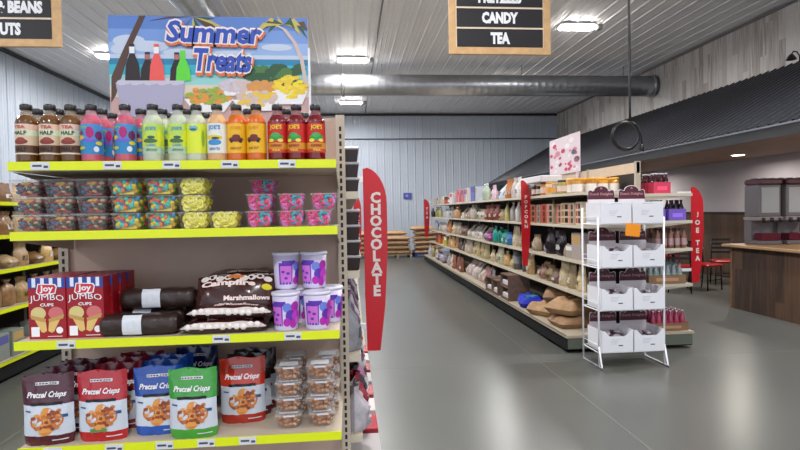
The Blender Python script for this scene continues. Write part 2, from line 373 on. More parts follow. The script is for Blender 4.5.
# ================================================================== ducts
GALV = M('galvanised_steel', (170, 172, 176), 0.36, metal=0.9, noise=0.12, nscale=2.0)
dt = thing('air_duct', 'long round galvanised duct crossing the ceiling with a branch toward the front', 'duct')
mb = MB(); r = 0.27
def ductprof(L, r):
    p = []; z = 0
    while z < L:
        p += [(r, z), (r, z+0.165), (r+0.0012, z+0.172), (r+0.0012, z+0.18)]; z += 0.19
    p.append((r, L)); return p
base = len(mb.V); mb.lathe(ductprof(11.6, r), seg=24); mb.V = [(z-3.4, 14.0+x, 4.86+y) for x, y, z in mb.V]
mb.build('cross_duct', GALV, dt)
mb = MB(); mb.lathe([(r+0.03, 0), (r+0.03, 0.06), (0.02, 0.10)], seg=24); mb.V = [(8.2+z-0.06, 14.0+x, 4.86+y) for x, y, z in mb.V]; mb.build('end_cap', GALV, dt)
mb = MB(); mb.lathe([(r+0.025, 0), (r+0.025, 0.08)], seg=24); mb.V = [(-0.15+z, 14.0+x, 4.86+y) for x, y, z in mb.V]; mb.build('collar', M('galvanised_collar', (190, 192, 196), 0.25, metal=0.9), dt)
mb = MB(); mb.lathe(ductprof(16.6, 0.25), seg=24); mb.V = [(-2.35+x, -3.0+z, 4.86+y) for x, y, z in mb.V]; mb.build('branch_duct', GALV, dt)
mb = MB()
for x in (-3.0, 0.9, 4.6, 7.4): mb.tube([(x, 14.0, 5.14), (x, 14.0, CEIL-0.003)], 0.008, 6)
for y in (1.0, 5.0, 9.0): mb.tube([(-2.35, y, 5.11), (-2.35, y, CEIL-0.003)], 0.008, 6)
mb.build('hanger', M('grey_box', (120, 120, 122), 0.5), dt)
# ================================================================== hanging aisle signs
def sign(x0, x1, Y, zb, rows, label):
    t = thing('aisle_sign', label, 'sign', ((x0+x1)/2, Y, zb))
    W = x1-x0; fw = 0.07; rh = 0.208; n = len(rows); Hh = n*rh+fw*2-0.02
    OAK = M('oak_frame', (196, 156, 108), 0.5, noise=0.10, nscale=12, stretch=(1, 1, 1))
    mb = MB(); mb.box(-W/2, W/2, 0, 0.04, 0, fw); mb.box(-W/2, W/2, 0, 0.04, Hh-fw, Hh); mb.box(-W/2, -W/2+fw, 0, 0.04, fw, Hh-fw); mb.box(W/2-fw, W/2, 0, 0.04, fw, Hh-fw); mb.build('frame', OAK, t)
    mb = MB(); mb.box(-W/2+fw, W/2-fw, 0.012, 0.03, fw, Hh-fw); mb.build('backing', M('cream_lining', (232, 210, 184), 0.5), t)
    for i, s in enumerate(rows):
        zc = fw+rh*(i+0.5)-0.01; mb = MB(); mb.box(-W/2+fw+0.012, W/2-fw-0.012, 0.004, 0.011, zc-rh/2+0.012, zc+rh/2-0.010)
        pn = mb.build('slat', M('black_slat', (14, 13, 18), 0.6), t)
        cx = 0.0 if isinstance(s, str) else s[1]; s = s if isinstance(s, str) else s[0]
        mb = MB(); text(mb, s, lambda x, y: (x, 0.002, y), cx, zc, W=None, H=0.12, bold=0.06)
        # condensed letters
        vs = mb.V; mb.V = [(cx+(v[0]-cx)*0.72, v[1], v[2]) for v in vs]; mb.build('lettering', M('sign_white', (228, 228, 232), 0.5), pn)
    mb = MB()
    for x in (-W/2+0.15, W/2-0.15): mb.tube([(x, 0.02, Hh), (x, 0.02, CEIL-zb-0.003)], 0.006, 6)
    mb.build('hanging_wire', M('grey_box', (120, 120, 122), 0.5), t)
    return t
sign(1.05, 2.12, 5.5, 3.205, ['TEA', 'CANDY', 'PRETZELS'], 'hanging oak framed black sign reading candy and tea')
sign(-3.80, -2.73, 5.5, 3.235, [('NUTS', 0.045), ('RICE & BEANS', 0.055)], 'hanging oak framed black sign reading beans and nuts at top left')
# hanging power cord with coil
ct = thing('power_cord', 'black power cord hanging from the ceiling with a loop and plug', 'cord', (3.5, 6.5, 0))
mb = MB(); cz = 2.50; cx = 0.0
pts = [(0.02, 0, CEIL-0.003), (0.015, 0, 4.2), (0.02, 0, 2.85), (0.02, 0, 2.68)]
mb.tube(pts, 0.015, 6)
for q in range(3):
    mb.tube([(-0.03+(0.165+0.008*q)*math.cos(2*PI*i/28), 0.012*q, cz+(0.165+0.008*q)*math.sin(2*PI*i/28)) for i in range(28)], 0.012, 6, closed=True)
mb.tube([(0.02, 0.0, 2.68), (0.10, -0.02, 2.63), (0.155, -0.02, 2.50), (0.16, -0.02, 2.38)], 0.010, 6); mb.build('cable', BLACK, ct)
mb = MB(); mb.lathe([(0.02, 0), (0.028, 0.015), (0.028, 0.06), (0.014, 0.09)], (0.16, -0.02, 2.30), 10); mb.build('plug', BLACK, ct)
# gooseneck lamp on awning (at right edge of frame)
p = onX(797, 62, 8.0)
gl = thing('gooseneck_lamp', 'small black lamp bracket standing on the upper edge of the awning', 'lamp', (8.05, p.y, 4.128))
mb = MB(); mb.tube([(0, 0, 0), (0, 0, 0.12), (-0.05, 0, 0.19), (-0.12, 0, 0.20), (-0.16, 0, 0.14)], 0.012, 6); mb.build('arm', BLACK, gl)
mb = MB(); mb.lathe([(0.02, 0.10), (0.05, 0.07), (0.085, 0.0)], (-0.16, 0, 0.05), 14, caps=False); mb.build('shade', BLACK, gl)
# blue wall plaque
p = onY(407.5, 196, YB); mb = MB(); mb.rbox(p.x-0.16, p.x+0.16, YB-0.045, YB-0.035, p.z-0.12, p.z+0.12, 0, 0.002)
mb.flat(disc(p.x-0.03,p.z+0.01,0.06,0.05,10), lambda x, y: (x, YB-0.047, y), 1)
mb.build('wall_plaque', [M('plaque_blue', (70, 78, 160), 0.5), M('plaque_pale', (150, 150, 205), 0.5)], label='small blue plaque on the back wall above the sacks', cat='sign')
# ================================================================== store shelving
def upright(mb, x0, x1, y0, y1, z1, slot_face=-1):
    mb.box(x0, x1, y0, y1, 0, z1, 0); z = 0.35
    yy = y0-0.0006 if slot_face < 0 else y1+0.0006
    xc = (x0+x1)/2
    while z < z1-0.05:
        mb.box(xc-0.005, xc+0.005, yy-0.0008, yy, z, z+0.020, 1); z += 0.032
def shelf_part(par, x0, x1, y0, y1, z, strip, faces, tags=(), h=0.027, tcol=YEL, deck=None):
    # deck with lip on the sides named in faces; the strip and tags are its sub-parts
    mb = MB(); mb.box(x0, x1, y0, y1, z-0.028, z, 0)
    s = mb.build('shelf', deck or SHELF, par); e = 0.004
    for f in faces:
        mb = MB()
        if f == 'front': mb.box(x0, x1, y0-e, y0-0.0003, z-h, z+0.003)
        if f == 'right': mb.box(x1+0.0003, x1+e, y0, y1, z-h, z+0.003)
        if f == 'left': mb.box(x0-e, x0-0.0003, y0, y1, z-h, z+0.003)
        mb.build('price_strip', tcol, s)
    for tx in tags:
        mb = MB(); mb.box(tx-0.030, tx+0.030, y0-e-0.002, y0-e-0.0003, z-h+0.002, z+0.001, 0)
        mb.box(tx-0.024, tx+0.006, y0-e-0.0026, y0-e-0.0021, z-h+0.012, z-h+0.019, 1); mb.box(tx+0.012, tx+0.026, y0-e-0.0026, y0-e-0.0021, z-h+0.008, z-h+0.016, 1)
        mb.build('price_tag', [TAGW, M('tag_ink', (70, 70, 90), 0.6)], s)
    return s
mx = lambda px, y, py=312: onY(px, py, y).x
EX0, EX1, EYF, EYB = -1.15, -0.045, 1.95, 2.36
Z1, Z2, Z3, Z4 = 1.787, 1.549, 1.173, 0.805
ec = thing('store_shelf_unit', 'beige end shelf unit with bright yellow price strips facing the camera', 'shelves')
mb = MB(); mb.box(EX0-0.02, EX1-0.005, EYB+0.012, EYB+0.03, 0.1, 2.01)
mb.build('back_panel', TAUPE, ec)
for x in (EX0-0.055, EX1-0.008):
    mb = MB(); upright(mb, x, x+0.038, EYB-0.005, EYB+0.045, 2.02); mb.build('upright', [BEIGE, DARK], ec)
for z, tg in ((Z1, (42, 114, 173, 231, 288)), (Z2, ()), (Z3, (62, 218, 290)), (Z4, (45, 107, 158, 200, 242))):
    sh = shelf_part(ec, EX0, EX1, EYF, EYB+0.01, z, YEL, ['front'], [onY(px, 200, EYF).x for px in tg])
    for x in (EX0, EX1-0.003):
        mb = MB(); mb.prism([(EYF+0.02, z-0.03), (EYB+0.005, z-0.03), (EYB+0.005, z-0.085)], lambda a, b, t, x=x: (x+t, a, b), 0.0, 0.003); mb.build('bracket', BEIGE, sh)
mb = MB(); mb.box(EX0, EX1, EYF, EYB+0.01, 0.12, 0.15); mb.box(EX0+0.01, EX1-0.01, EYF+0.03, EYF+0.05, 0.0, 0.118); mb.build('base_deck', SHELF, ec)
# ------------------------------------------------------------------ beach poster "Summer Treats"
PX0, PX1, PZ0, PZ1 = -0.957, -0.160, 1.790, 2.412; PY = 2.30
po = thing('poster', 'large beach poster reading summer treats standing behind the bottles', 'poster', ((PX0+PX1)/2, PY, PZ0))
PW, PH = PX1-PX0, PZ1-PZ0
mb = MB(); mb.box(-PW/2, PW/2, 0, 0.006, 0, PH); mb.build('board', M('board_white', (226, 226, 230), 0.5), po)
mb = MB(); mb.box(PW/2-0.001, PW/2+0.008, -0.004, 0.010, 0, PH*0.80); mb.build('edge_clip', WHITE, po)
def pm(k): return lambda x, y: (-PW/2+max(0, min(1, x))*PW, -0.0005*k-0.0003, PH*(1-0.66*max(0, y)))      # picture coordinates, 0..1 from the top left
pc = [(92, 128, 196), (118, 152, 212), (150, 178, 222), (196, 206, 224), (40, 130, 170), (60, 176, 198), (150, 208, 206), (222, 206, 186), (196, 160, 156), (84, 56, 44), (172, 168, 192), (40, 24, 26), (236, 90, 84), (96, 214, 60), (236, 236, 238), (40, 84, 48), (74, 118, 60), (196, 178, 88), (232, 196, 60), (240, 214, 40), (224, 150, 60), (150, 172, 60), (208, 186, 180), (200, 196, 212), (206, 150, 90), (170, 110, 110)]
pmats = [M('print_%s' % n, c, 0.35) for n, c in zip(['sky_deep', 'sky', 'sky_pale', 'haze', 'sea_deep', 'sea', 'shallows', 'sand', 'pink_sand', 'bark', 'bucket', 'cola', 'red_drink', 'green_drink', 'white', 'leaf_dark', 'leaf', 'palm_gold', 'corn', 'crisp', 'toast', 'salad', 'crumbs', 'ice', 'fries', 'rose'], pc)]
mb = MB(); q = lambda x0, x1, y0, y1, m, k=1: mb.flat([(x0, y0), (x1, y0), (x1, y1), (x0, y1)], pm(k), m)
q(0, 1, 0, 0.13, 0); q(0, 1, 0.13, 0.26, 1); q(0, 1, 0.26, 0.38, 2); q(0, 1, 0.38, 0.42, 3); q(0, 1, 0.42, 0.48, 4); q(0, 1, 0.48, 0.58, 5); q(0, 1, 0.58, 0.68, 6); q(0, 1, 0.68, 0.80, 7); q(0, 1, 0.80, 1.51, 8)
for kq, (cx, cy, rx, ry) in enumerate(((0.10, 0.25, 0.10, 0.09), (0.2, 0.3, 0.12, 0.08), (0.36, 0.36, 0.12, 0.06), (0.6, 0.37, 0.14, 0.05), (0.84, 0.3, 0.1, 0.05), (0.05, 0.33, 0.05, 0.07))): mb.flat(disc(cx, cy, rx*0.8, ry*0.7, 14), pm(1.5+0.15*kq), 3)
mb.flat([(0.155, 0), (0.185, 0), (0.10, 0.36), (0.03, 0.78), (0.005, 0.86), (0.01, 0.6), (0.07, 0.34)], pm(3), 9)      # leaning trunk
for a in range(9):                                                                                                     # fronds at the top
    t = 0.05+a*0.36; L_ = 0.12+0.05*(a % 3); mb.flat([(0.42, 0.004), (0.42+L_*0.6*math.cos(t), 0.004+0.10*math.sin(t)), (0.42+L_*math.cos(t)-0.01, 0.004+0.24*math.sin(t)), (0.42+L_*0.55*math.cos(t+0.2), 0.004+0.14*math.sin(t+0.2))], pm(3+a*0.1), (15, 17, 9)[a % 3])
for i in range(26):
    cx = 0.68+0.28*R.random(); cy = 0.50+0.18*R.random(); mb.flat(disc(cx, cy, 0.035, 0.05, 7, i), pm(4+0.08*i), 15 if i % 3 else 16)
tr = [(0.84, 0.08), (0.88, 0.12), (0.93, 0.25), (0.965, 0.42), (0.985, 0.68)]
mb.flat([(x-0.008, y) for x, y in tr]+[(x+0.012, y) for x, y in tr[::-1]], pm(6.5), 22)
for a in range(12):
    t = -0.4+a*0.33; L_ = 0.10+0.04*(a % 3); mb.flat([(0.88, 0.07), (0.88+L_*0.6*math.cos(t), 0.05-0.06*math.sin(t)), (0.88+L_*math.cos(t), 0.16-0.10*math.sin(t)+0.05*(a % 2)), (0.88+L_*0.5*math.cos(t), 0.09-0.02*math.sin(t))], pm(6.6+a*0.05), (17, 15, 9, 17)[a % 4])
q(0.55, 1.0, 0.70, 0.74, 22, 7.4)
mb.flat([(0.03, 0.66), (0.37, 0.66), (0.35, 1.0), (0.06, 1.0)], pm(8), 10)
for i in range(14): mb.flat(disc(0.06+0.022*i, 0.66-0.01*(i % 3), 0.025, 0.03, 7, i), pm(8.1+0.05*i), 23)
for cx, mm, h, lx in ((0.115, 11, 0.36, 14), (0.19, 11, 0.28, 25), (0.235, 12, 0.36, 14), (0.335, 11, 0.28, 25), (0.365, 13, 0.30, 13)):
    b0 = 0.64; mb.flat([(cx-0.038, b0), (cx+0.038, b0), (cx+0.032, b0-h*0.42), (cx+0.013, b0-h*0.72), (cx+0.012, b0-h), (cx-0.012, b0-h), (cx-0.013, b0-h*0.72), (cx-0.032, b0-h*0.42)], pm(9.2+cx*2), mm)
    mb.flat([(cx-0.013, b0-h*0.74), (cx+0.013, b0-h*0.74), (cx+0.013, b0-h*0.92), (cx-0.013, b0-h*0.92)], pm(10.2+cx*2), lx)
for cx, cy, rx, ry, c1, c2, k in ((0.49, 0.82, 0.125, 0.12, 21, 20, 0), (0.63, 0.70, 0.09, 0.08, 22, 23, 1), (0.76, 0.71, 0.08, 0.07, 24, 20, 2), (0.905, 0.72, 0.10, 0.14, 19, 18, 3), (0.73, 0.83, 0.125, 0.10, 18, 22, 4)):
    kk = 12+k*1.2
    mb.flat([(cx-rx, cy), (cx+rx, cy), (cx+rx*0.6, cy+ry*1.1), (cx-rx*0.6, cy+ry*1.1)], pm(kk), 14)
    for i in range(60):
        a = R.random()*2*PI; e = R.random()**0.5
        mb.flat(disc(cx+rx*0.85*e*math.cos(a), cy-ry*0.15+ry*0.75*e*math.sin(a), 0.020, 0.022, 5, i), pm(kk+0.1+0.03*i), c1 if i % 2 else c2)
mb.build('printed_picture', pmats, po)
for s, cx, cy, W, H in (('Summer', 0.53, 0.165, 0.475, 0.215), ('Treats', 0.565, 0.44, 0.295, 0.23)):
    mb = MB(); fn = lambda x, y, k=0: (-PW/2+x*PW, -0.011-0.0006*k, PH*(1-y))
    for k, (b, m, dx, dy) in enumerate(((0.11, 0, 0.004, 0.022), (0.09, 1, 0, 0), (0.035, 2, 0, 0))):
        vs, fs, tw, th = text_geo(s, b)
        tw0, th0 = text_geo(s, 0.035)[2:]
        kx = W*PW/tw0; ky = H*PH*0.66/th0
        mb.add([(-PW/2+cx*PW+dx+x*kx+0.15*y*ky, -0.0108-0.0007*k, PH*(1-0.66*cy)-dy*0.4+y*ky-0.02*x*kx) for x, y in vs], fs, m)
    mb.build('lettering', [M('print_orange', (222, 112, 60), 0.4), M('print_white_edge', (240, 226, 224), 0.4), M('print_blue', (44, 78, 176), 0.4)], po)
# ------------------------------------------------------------------ glass drink bottles
def cyl(Rr, off=0.0006): return lambda x, y: ((Rr+off)*math.sin(x/Rr), -(Rr+off)*math.cos(x/Rr), y)
def bottle_maker(liq, lab, style):
    def mk():
        t = thing('drink_bottle', '', 'bottle'); r = 0.035
        prof = [(0.028, 0), (r-0.002, 0.003), (r, 0.010), (r, 0.139), (0.0335, 0.147), (0.029, 0.156), (0.022, 0.166), (0.0170, 0.175), (0.0160, 0.186)]
        mb = MB(); mb.lathe(prof, seg=20, mfn=lambda k: 0 if k < 6 else 1)
        mb.build('glass', [M('drink_'+style, liq, 0.08, coat=0.6), M('neck_glass_'+style, tuple(int(v*0.5+100) for v in liq), 0.08, alpha=0.6)], t)
        mb = MB(); mb.lathe([(0.019, 0.186), (0.0195, 0.188), (0.0195, 0.202), (0.017, 0.2055)], seg=16); mb.build('cap', BLACK, t)
        f = cyl(r); mb = MB(); z0, z1 = 0.030, 0.134; A = 0.062
        bands = lab['bands']; ms = []
        for (a, b, c) in bands:
            mm = M('label_ink', c, 0.45); ms.append(mm)
            n = 10; vs = [f(-A+2*A*i/n, z0+(z1-z0)*a) for i in range(n+1)]+[f(-A+2*A*i/n, z0+(z1-z0)*b) for i in range(n+1)]
            mb.add(vs, [(i, i+1, n+2+i, n+1+i) for i in range(n)], len(ms)-1, True)
        lb = mb.build('label', ms, t)
        mb = MB(); ms = []; g = cyl(r, 0.0011); g2 = cyl(r, 0.0020)
        for (cx, cy, rx, ry, c) in lab.get('blobs', []):
            ms.append(M('label_ink', c, 0.45)); cdisc(mb, cx, z0+(z1-z0)*cy, rx, ry, cyl(r, 0.0009+0.00007*len(ms)), len(ms)-1)
        for (s, cx, cy, W, H, c) in lab.get('words', []):
            ms.append(M('label_ink', c, 0.45)); text(mb, s, g2, cx, z0+(z1-z0)*cy, W, H, len(ms)-1, 0.03)
        if ms: mb.build('label_print', ms, lb)
        return t
    return mk
W_ = (236, 230, 214)
STY = {
 'half': ((98, 62, 24), dict(bands=[(0, 0.05, (222, 208, 180)), (0.05, 0.30, (96, 60, 44)), (0.30, 0.62, (214, 190, 160)), (0.62, 0.80, (214, 224, 190)), (0.80, 1.0, (226, 190, 170))],
   blobs=[(0, 0.42, 0.024, 0.010, (130, 48, 40)), (0.002, 0.49, 0.014, 0.007, (150, 60, 46))], words=[('TEA', 0, 0.90, 0.036, 0.011, (176, 76, 66)), ('HALF', 0, 0.71, 0.042, 0.014, (30, 52, 34)), ('HALF', 0, 0.17, 0.040, 0.015, (28, 22, 20))])),
 'pink': ((186, 84, 104), dict(bands=[(0, 0.45, (40, 130, 186)), (0.45, 1.0, (72, 140, 200))],
   blobs=[(0.004, 0.72, 0.013, 0.020, (176, 24, 110)), (-0.030, 0.55, 0.016, 0.007, (226, 190, 50)), (0.034, 0.62, 0.014, 0.016, (110, 30, 90)), (-0.030, 0.70, 0.012, 0.008, (130, 40, 70)), (0.034, 0.36, 0.012, 0.007, (226, 200, 60)), (0.0, 0.46, 0.022, 0.006, (120, 90, 200)), (0.024, 0.16, 0.009, 0.010, (220, 224, 240)), (-0.028, 0.20, 0.018, 0.006, (200, 190, 60))], words=[("JOE'S", -0.020, 0.87, 0.030, 0.012, (140, 200, 90))])),
 'lemon': ((188, 194, 168), dict(bands=[(0, 0.22, (176, 200, 170)), (0.22, 0.60, (206, 220, 60)), (0.60, 1.0, (186, 214, 90))],
   blobs=[(-0.004, 0.42, 0.024, 0.008, (70, 110, 60)), (0.030, 0.6, 0.010, 0.022, (222, 226, 40)), (0, 0.54, 0.013, 0.005, (40, 90, 80))], words=[("JOE'S", -0.002, 0.82, 0.036, 0.016, (60, 150, 190)), ('CLASSIC', -0.002, 0.28, 0.034, 0.009, (60, 140, 190)), ('LEMONADE', 0, 0.12, 0.036, 0.008, (90, 130, 110))])),
 'yellow': ((192, 196, 168), dict(bands=[(0, 1.0, (218, 228, 54))],
   blobs=[(0, 0.84, 0.016, 0.011, (110, 180, 190)), (0.0, 0.80, 0.012, 0.004, (40, 100, 90)), (0.034, 0.5, 0.006, 0.03, (150, 180, 40))], words=[('TEA', 0, 0.94, 0.018, 0.007, (230, 240, 220))])),
 'white': ((214, 164, 112), dict(bands=[(0, 1.0, (226, 226, 220))],
   blobs=[(0, 0.52, 0.028, 0.009, (226, 196, 50)), (0, 0.36, 0.024, 0.011, (60, 140, 200)), (0.004, 0.50, 0.014, 0.004, (40, 60, 60))], words=[("JOE'S", 0, 0.85, 0.042, 0.020, (50, 130, 190)), ('LEMON TEA', 0, 0.14, 0.038, 0.010, (80, 120, 170))])),
 'orange': ((212, 100, 20), dict(bands=[(0, 1.0, (232, 178, 30))],
   blobs=[(0, 0.46, 0.027, 0.009, (110, 34, 26)), (0.002, 0.56, 0.014, 0.007, (110, 34, 26)), (-0.015, 0.40, 0.006, 0.006, (40, 20, 20)), (0.016, 0.40, 0.006, 0.006, (40, 20, 20))], words=[("JOE'S", 0, 0.84, 0.038, 0.014, (226, 140, 20)), ('HALF CUT', 0, 0.16, 0.036, 0.009, (140, 60, 30))])),
 'red': ((112, 8, 18), dict(bands=[(0, 0.12, (200, 60, 30)), (0.12, 0.34, (206, 140, 40)), (0.34, 1.0, (196, 40, 34))],
   blobs=[(0, 0.52, 0.026, 0.011, (52, 150, 60)), (-0.002, 0.60, 0.016, 0.008, (60, 170, 80)), (-0.018, 0.42, 0.010, 0.006, (236, 220, 70)), (0.016, 0.42, 0.010, 0.006, (240, 210, 90))], words=[("JOE'S", 0, 0.86, 0.042, 0.020, (242, 210, 50)), ('RASPBERRY', 0, 0.24, 0.040, 0.009, (160, 30, 20)), ('TEA', 0, 0.08, 0.03, 0.007, (240, 210, 60))])),
}
mk = {k: bottle_maker(v[0], v[1], k) for k, v in STY.items()}
DSC = {'half': 'brown tea and lemonade bottle with cream label', 'pink': 'pink drink bottle with blue label', 'lemon': 'pale lemonade bottle with green and yellow label', 'yellow': 'pale lemonade bottle with plain yellow label', 'white': 'amber tea bottle with white label', 'orange': 'orange tea bottle with golden label', 'red': 'dark red tea bottle with red label'}
FR = [(28, 'half', 'leftmost in the front row'), (51, 'half', 'second from the left in the front row'), (71, 'half', 'right next to the pink ones, front row'),
      (92, 'pink', 'beside the brown ones, front row'), (126, 'pink', 'centre of the pink ones, front row'), (154, 'lemon', 'beside the pink ones, front row'), (179, 'lemon', 'beside the plain yellow label, front row'),
      (197, 'yellow', 'front row'), (218, 'white', 'front row'), (237, 'orange', 'left one of two in front'), (257, 'orange', 'right one of two in front'),
      (278, 'red', 'left one of three in front'), (297, 'red', 'middle of three in front'), (316, 'red', 'right end of the shelf')]
BK = [(39, 'half', 'behind the first two'), (60, 'half', 'behind the second'), (81, 'half', 'behind, next to the pink ones'), (103, 'pink', 'behind the first pink one'), (113, 'pink', 'far back, cap half hidden'), (142, 'pink', 'behind, next to the lemonades'),
      (163, 'lemon', 'behind the first lemonade'), (170, 'lemon', 'behind, between the two lemonades'), (188, 'lemon', 'behind, left of the yellow label'), (206, 'yellow', 'behind, left of the white label'), (249, 'orange', 'behind, between the front two'), (287, 'red', 'behind, between left and middle ones'), (305, 'red', 'behind, between middle and right ones')]
for px, s, w_ in FR:
    use('b'+s, mk[s], (onY(px, 150, 2.0).x, 2.0+R.uniform(-0.004, 0.006), Z1+0.0005), {'red': -0.1}.get(s, 0)+R.uniform(-0.2, 0.2)+(0.45 if px == 316 else 0), DSC[s]+', '+w_, 'bottles on the top shelf')
for px, s, w_ in BK:
    y = 2.17 if px in (113, 170, 305, 206) else 2.085
    use('b'+s, mk[s], (onY(px, 150, y).x, y, Z1+0.0005), R.uniform(0.4, 1.2), DSC[s]+', '+w_, 'bottles on the top shelf')
# ------------------------------------------------------------------ clear tubs of sweets
def tub_maker(w, h, d, fill, name, top_label=None, nfill=60):
    def mkr():
        t = thing(name, '', 'tub'); mb = MB(); k = 0.86
        def ring(z, s, ins=0.0): return [(-w/2*s+ins, -d/2*s+ins, z), (w/2*s-ins, -d/2*s+ins, z), (w/2*s-ins, d/2*s-ins, z), (-w/2*s+ins, d/2*s-ins, z)]
        v = ring(0, k)+ring(h*0.86, 1.0); mb.add(v, [(3, 2, 1, 0)]+[(i, (i+1) % 4, (i+1) % 4+4, i+4) for i in range(4)])
        mb.build('container', CLEAR, t)
        mb = MB(); mb.rbox(-w/2-0.003, w/2+0.003, -d/2-0.003, d/2+0.003, h*0.87, h-0.001, 0, 0.003); mb.build('lid', CLEAR2, t)
        rr = random.Random(sum(map(ord, name))+len(fill[1])*7+int(w*1000)); kind, cols, sz = fill; mb = MB(); nz = 5
        for i in range(nfill):
            z = 0.004+sz*0.6+(h*0.88-sz*1.3)*rr.random(); s = k+(1-k)*z/h
            side = i % 4
            if side in (0, 1): x = rr.uniform(-1, 1)*(w/2*s-sz*0.9); y = -(d/2*s-sz*0.75)+rr.random()*sz
            elif side == 2: x = rr.choice((-1, 1))*(w/2*s-sz*0.8); y = rr.uniform(-1, 1)*(d/2*s-sz)
            else: x = rr.uniform(-1, 1)*(w/2*s-sz); y = rr.uniform(-1, 1)*(d/2*s-sz); z = h*0.86-sz*0.7
            m = rr.randrange(len(cols)); rot = Matrix.Rotation(rr.uniform(-0.7, 0.7)+PI/2, 3, 'X') @ Matrix.Rotation(rr.uniform(-0.8, 0.8), 3, 'Y')
            if kind == 'ring': mb.torus((x, y, z), sz*0.62, sz*0.34, rot, m)
            elif kind == 'blob': mb.ell((x, y, z), sz*0.8, sz*0.5, sz*0.55, m, 7, 4, rot)
            else: mb.ell((x, y, z), sz*0.75, sz*0.75, sz*0.75, m, 7, 4)
        mb.box(-w/2*k+sz, w/2*k-sz, -d/2*k+sz, d/2*k-sz, 0.004, h*0.74, 0)
        mb.build('filling', [M('sweet', c, 0.35) for c in cols], t)
        if top_label:
            mb = MB(); mb.box(-w*0.36, w*0.36, -d*0.36, d*0.2, h-0.0006, h+0.0004, 0); mb.box(-w*0.2, w*0.25, -d/2-0.0045, -d/2-0.0032, h*0.86, h*0.95, 0)
            mb.build('paper_label', [TAGW], t)
        return t
    return mkr
TH = 0.0615
mixA = ('blob', [(150, 50, 40), (24, 90, 120), (210, 150, 80), (50, 84, 44), (150, 44, 40), (196, 160, 116), (30, 20, 24), (190, 156, 70), (60, 36, 28)], 0.014)
mixB = ('ball', [(226, 190, 40), (232, 110, 40), (60, 160, 70), (40, 130, 190), (226, 70, 60), (206, 220, 60), (60, 180, 170)], 0.012)
yel = ('ring', [(232, 222, 70), (240, 232, 120), (226, 210, 50)], 0.016)
ber = ('ring', [(216, 40, 90), (40, 170, 190), (226, 60, 150), (200, 30, 60), (226, 110, 190)], 0.016)
lev = ['bottom', 'middle', 'top']
for px, fl_, nm, where in ((28, mixA, 'A', 'left end stack'), (60, mixA, 'A', 'second stack from left'), (93, mixA, 'A', 'third stack from left'), (126, mixB, 'B', 'fourth stack from left'), (161, mixB, 'B', 'stack beside the yellow rings'), (193, yel, 'Y', 'yellow stack')):
    for k in range(3):
        yy = 2.055; x = onY(px, 210, yy-0.055).x
        use('t'+nm, tub_maker(0.098, TH, 0.13, fl_, 'sweets_tub', nfill=90), (x+R.uniform(-0.003, 0.003), yy+R.uniform(-0.003, 0.003), Z2+0.0005+k*TH), R.uniform(-0.04, 0.04), 'clear tub of %s, %s of the %s' % ({'A': 'mixed dark gummies', 'B': 'bright multicoloured sweets', 'Y': 'yellow gummy rings'}[nm], lev[k], where), 'sweets tubs on the second shelf')
    for k in range(3):
        yy = 2.20; x = onY(px, 210, yy-0.055).x+0.015
        use('t'+nm, None, (x, yy, Z2+0.0005+k*TH), 0, 'tub of %s, %s, hidden behind the %s' % ({'A': 'dark gummies', 'B': 'bright sweets', 'Y': 'yellow rings'}[nm], lev[k], where), 'sweets tubs on the second shelf') if nm in 'AB' else None
use('tY', None, (onY(223.5, 210, 2.0).x, 2.045, Z2+0.0005), 0.03, 'clear tub of yellow gummy rings standing alone beside the yellow stack', 'sweets tubs on the second shelf')
bt = tub_maker(0.092, TH, 0.12, ber, 'sweets_tub', nfill=80)
for px, yy, k, lb in ((259, 2.05, 0, 'bottom of the left red stack'), (259, 2.05, 1, 'top of the left red stack'), (262, 2.19, 0, 'bottom, behind the left red stack'), (262, 2.19, 1, 'middle, behind the left red stack'), (263, 2.19, 2, 'highest red one, behind the left stack'),
                      (291, 2.05, 0, 'bottom of the middle red stack'), (291, 2.05, 1, 'top of the middle red stack'), (318, 2.05, 0, 'bottom at the right end'), (324, 2.06, 1, 'top at the right end')):
    use('tR', bt, (onY(px, 210, yy-0.055).x, yy, Z2+0.0005+k*TH), R.uniform(-0.05, 0.05), 'clear tub of red and blue gummy rings, '+lb, 'sweets tubs on the second shelf')
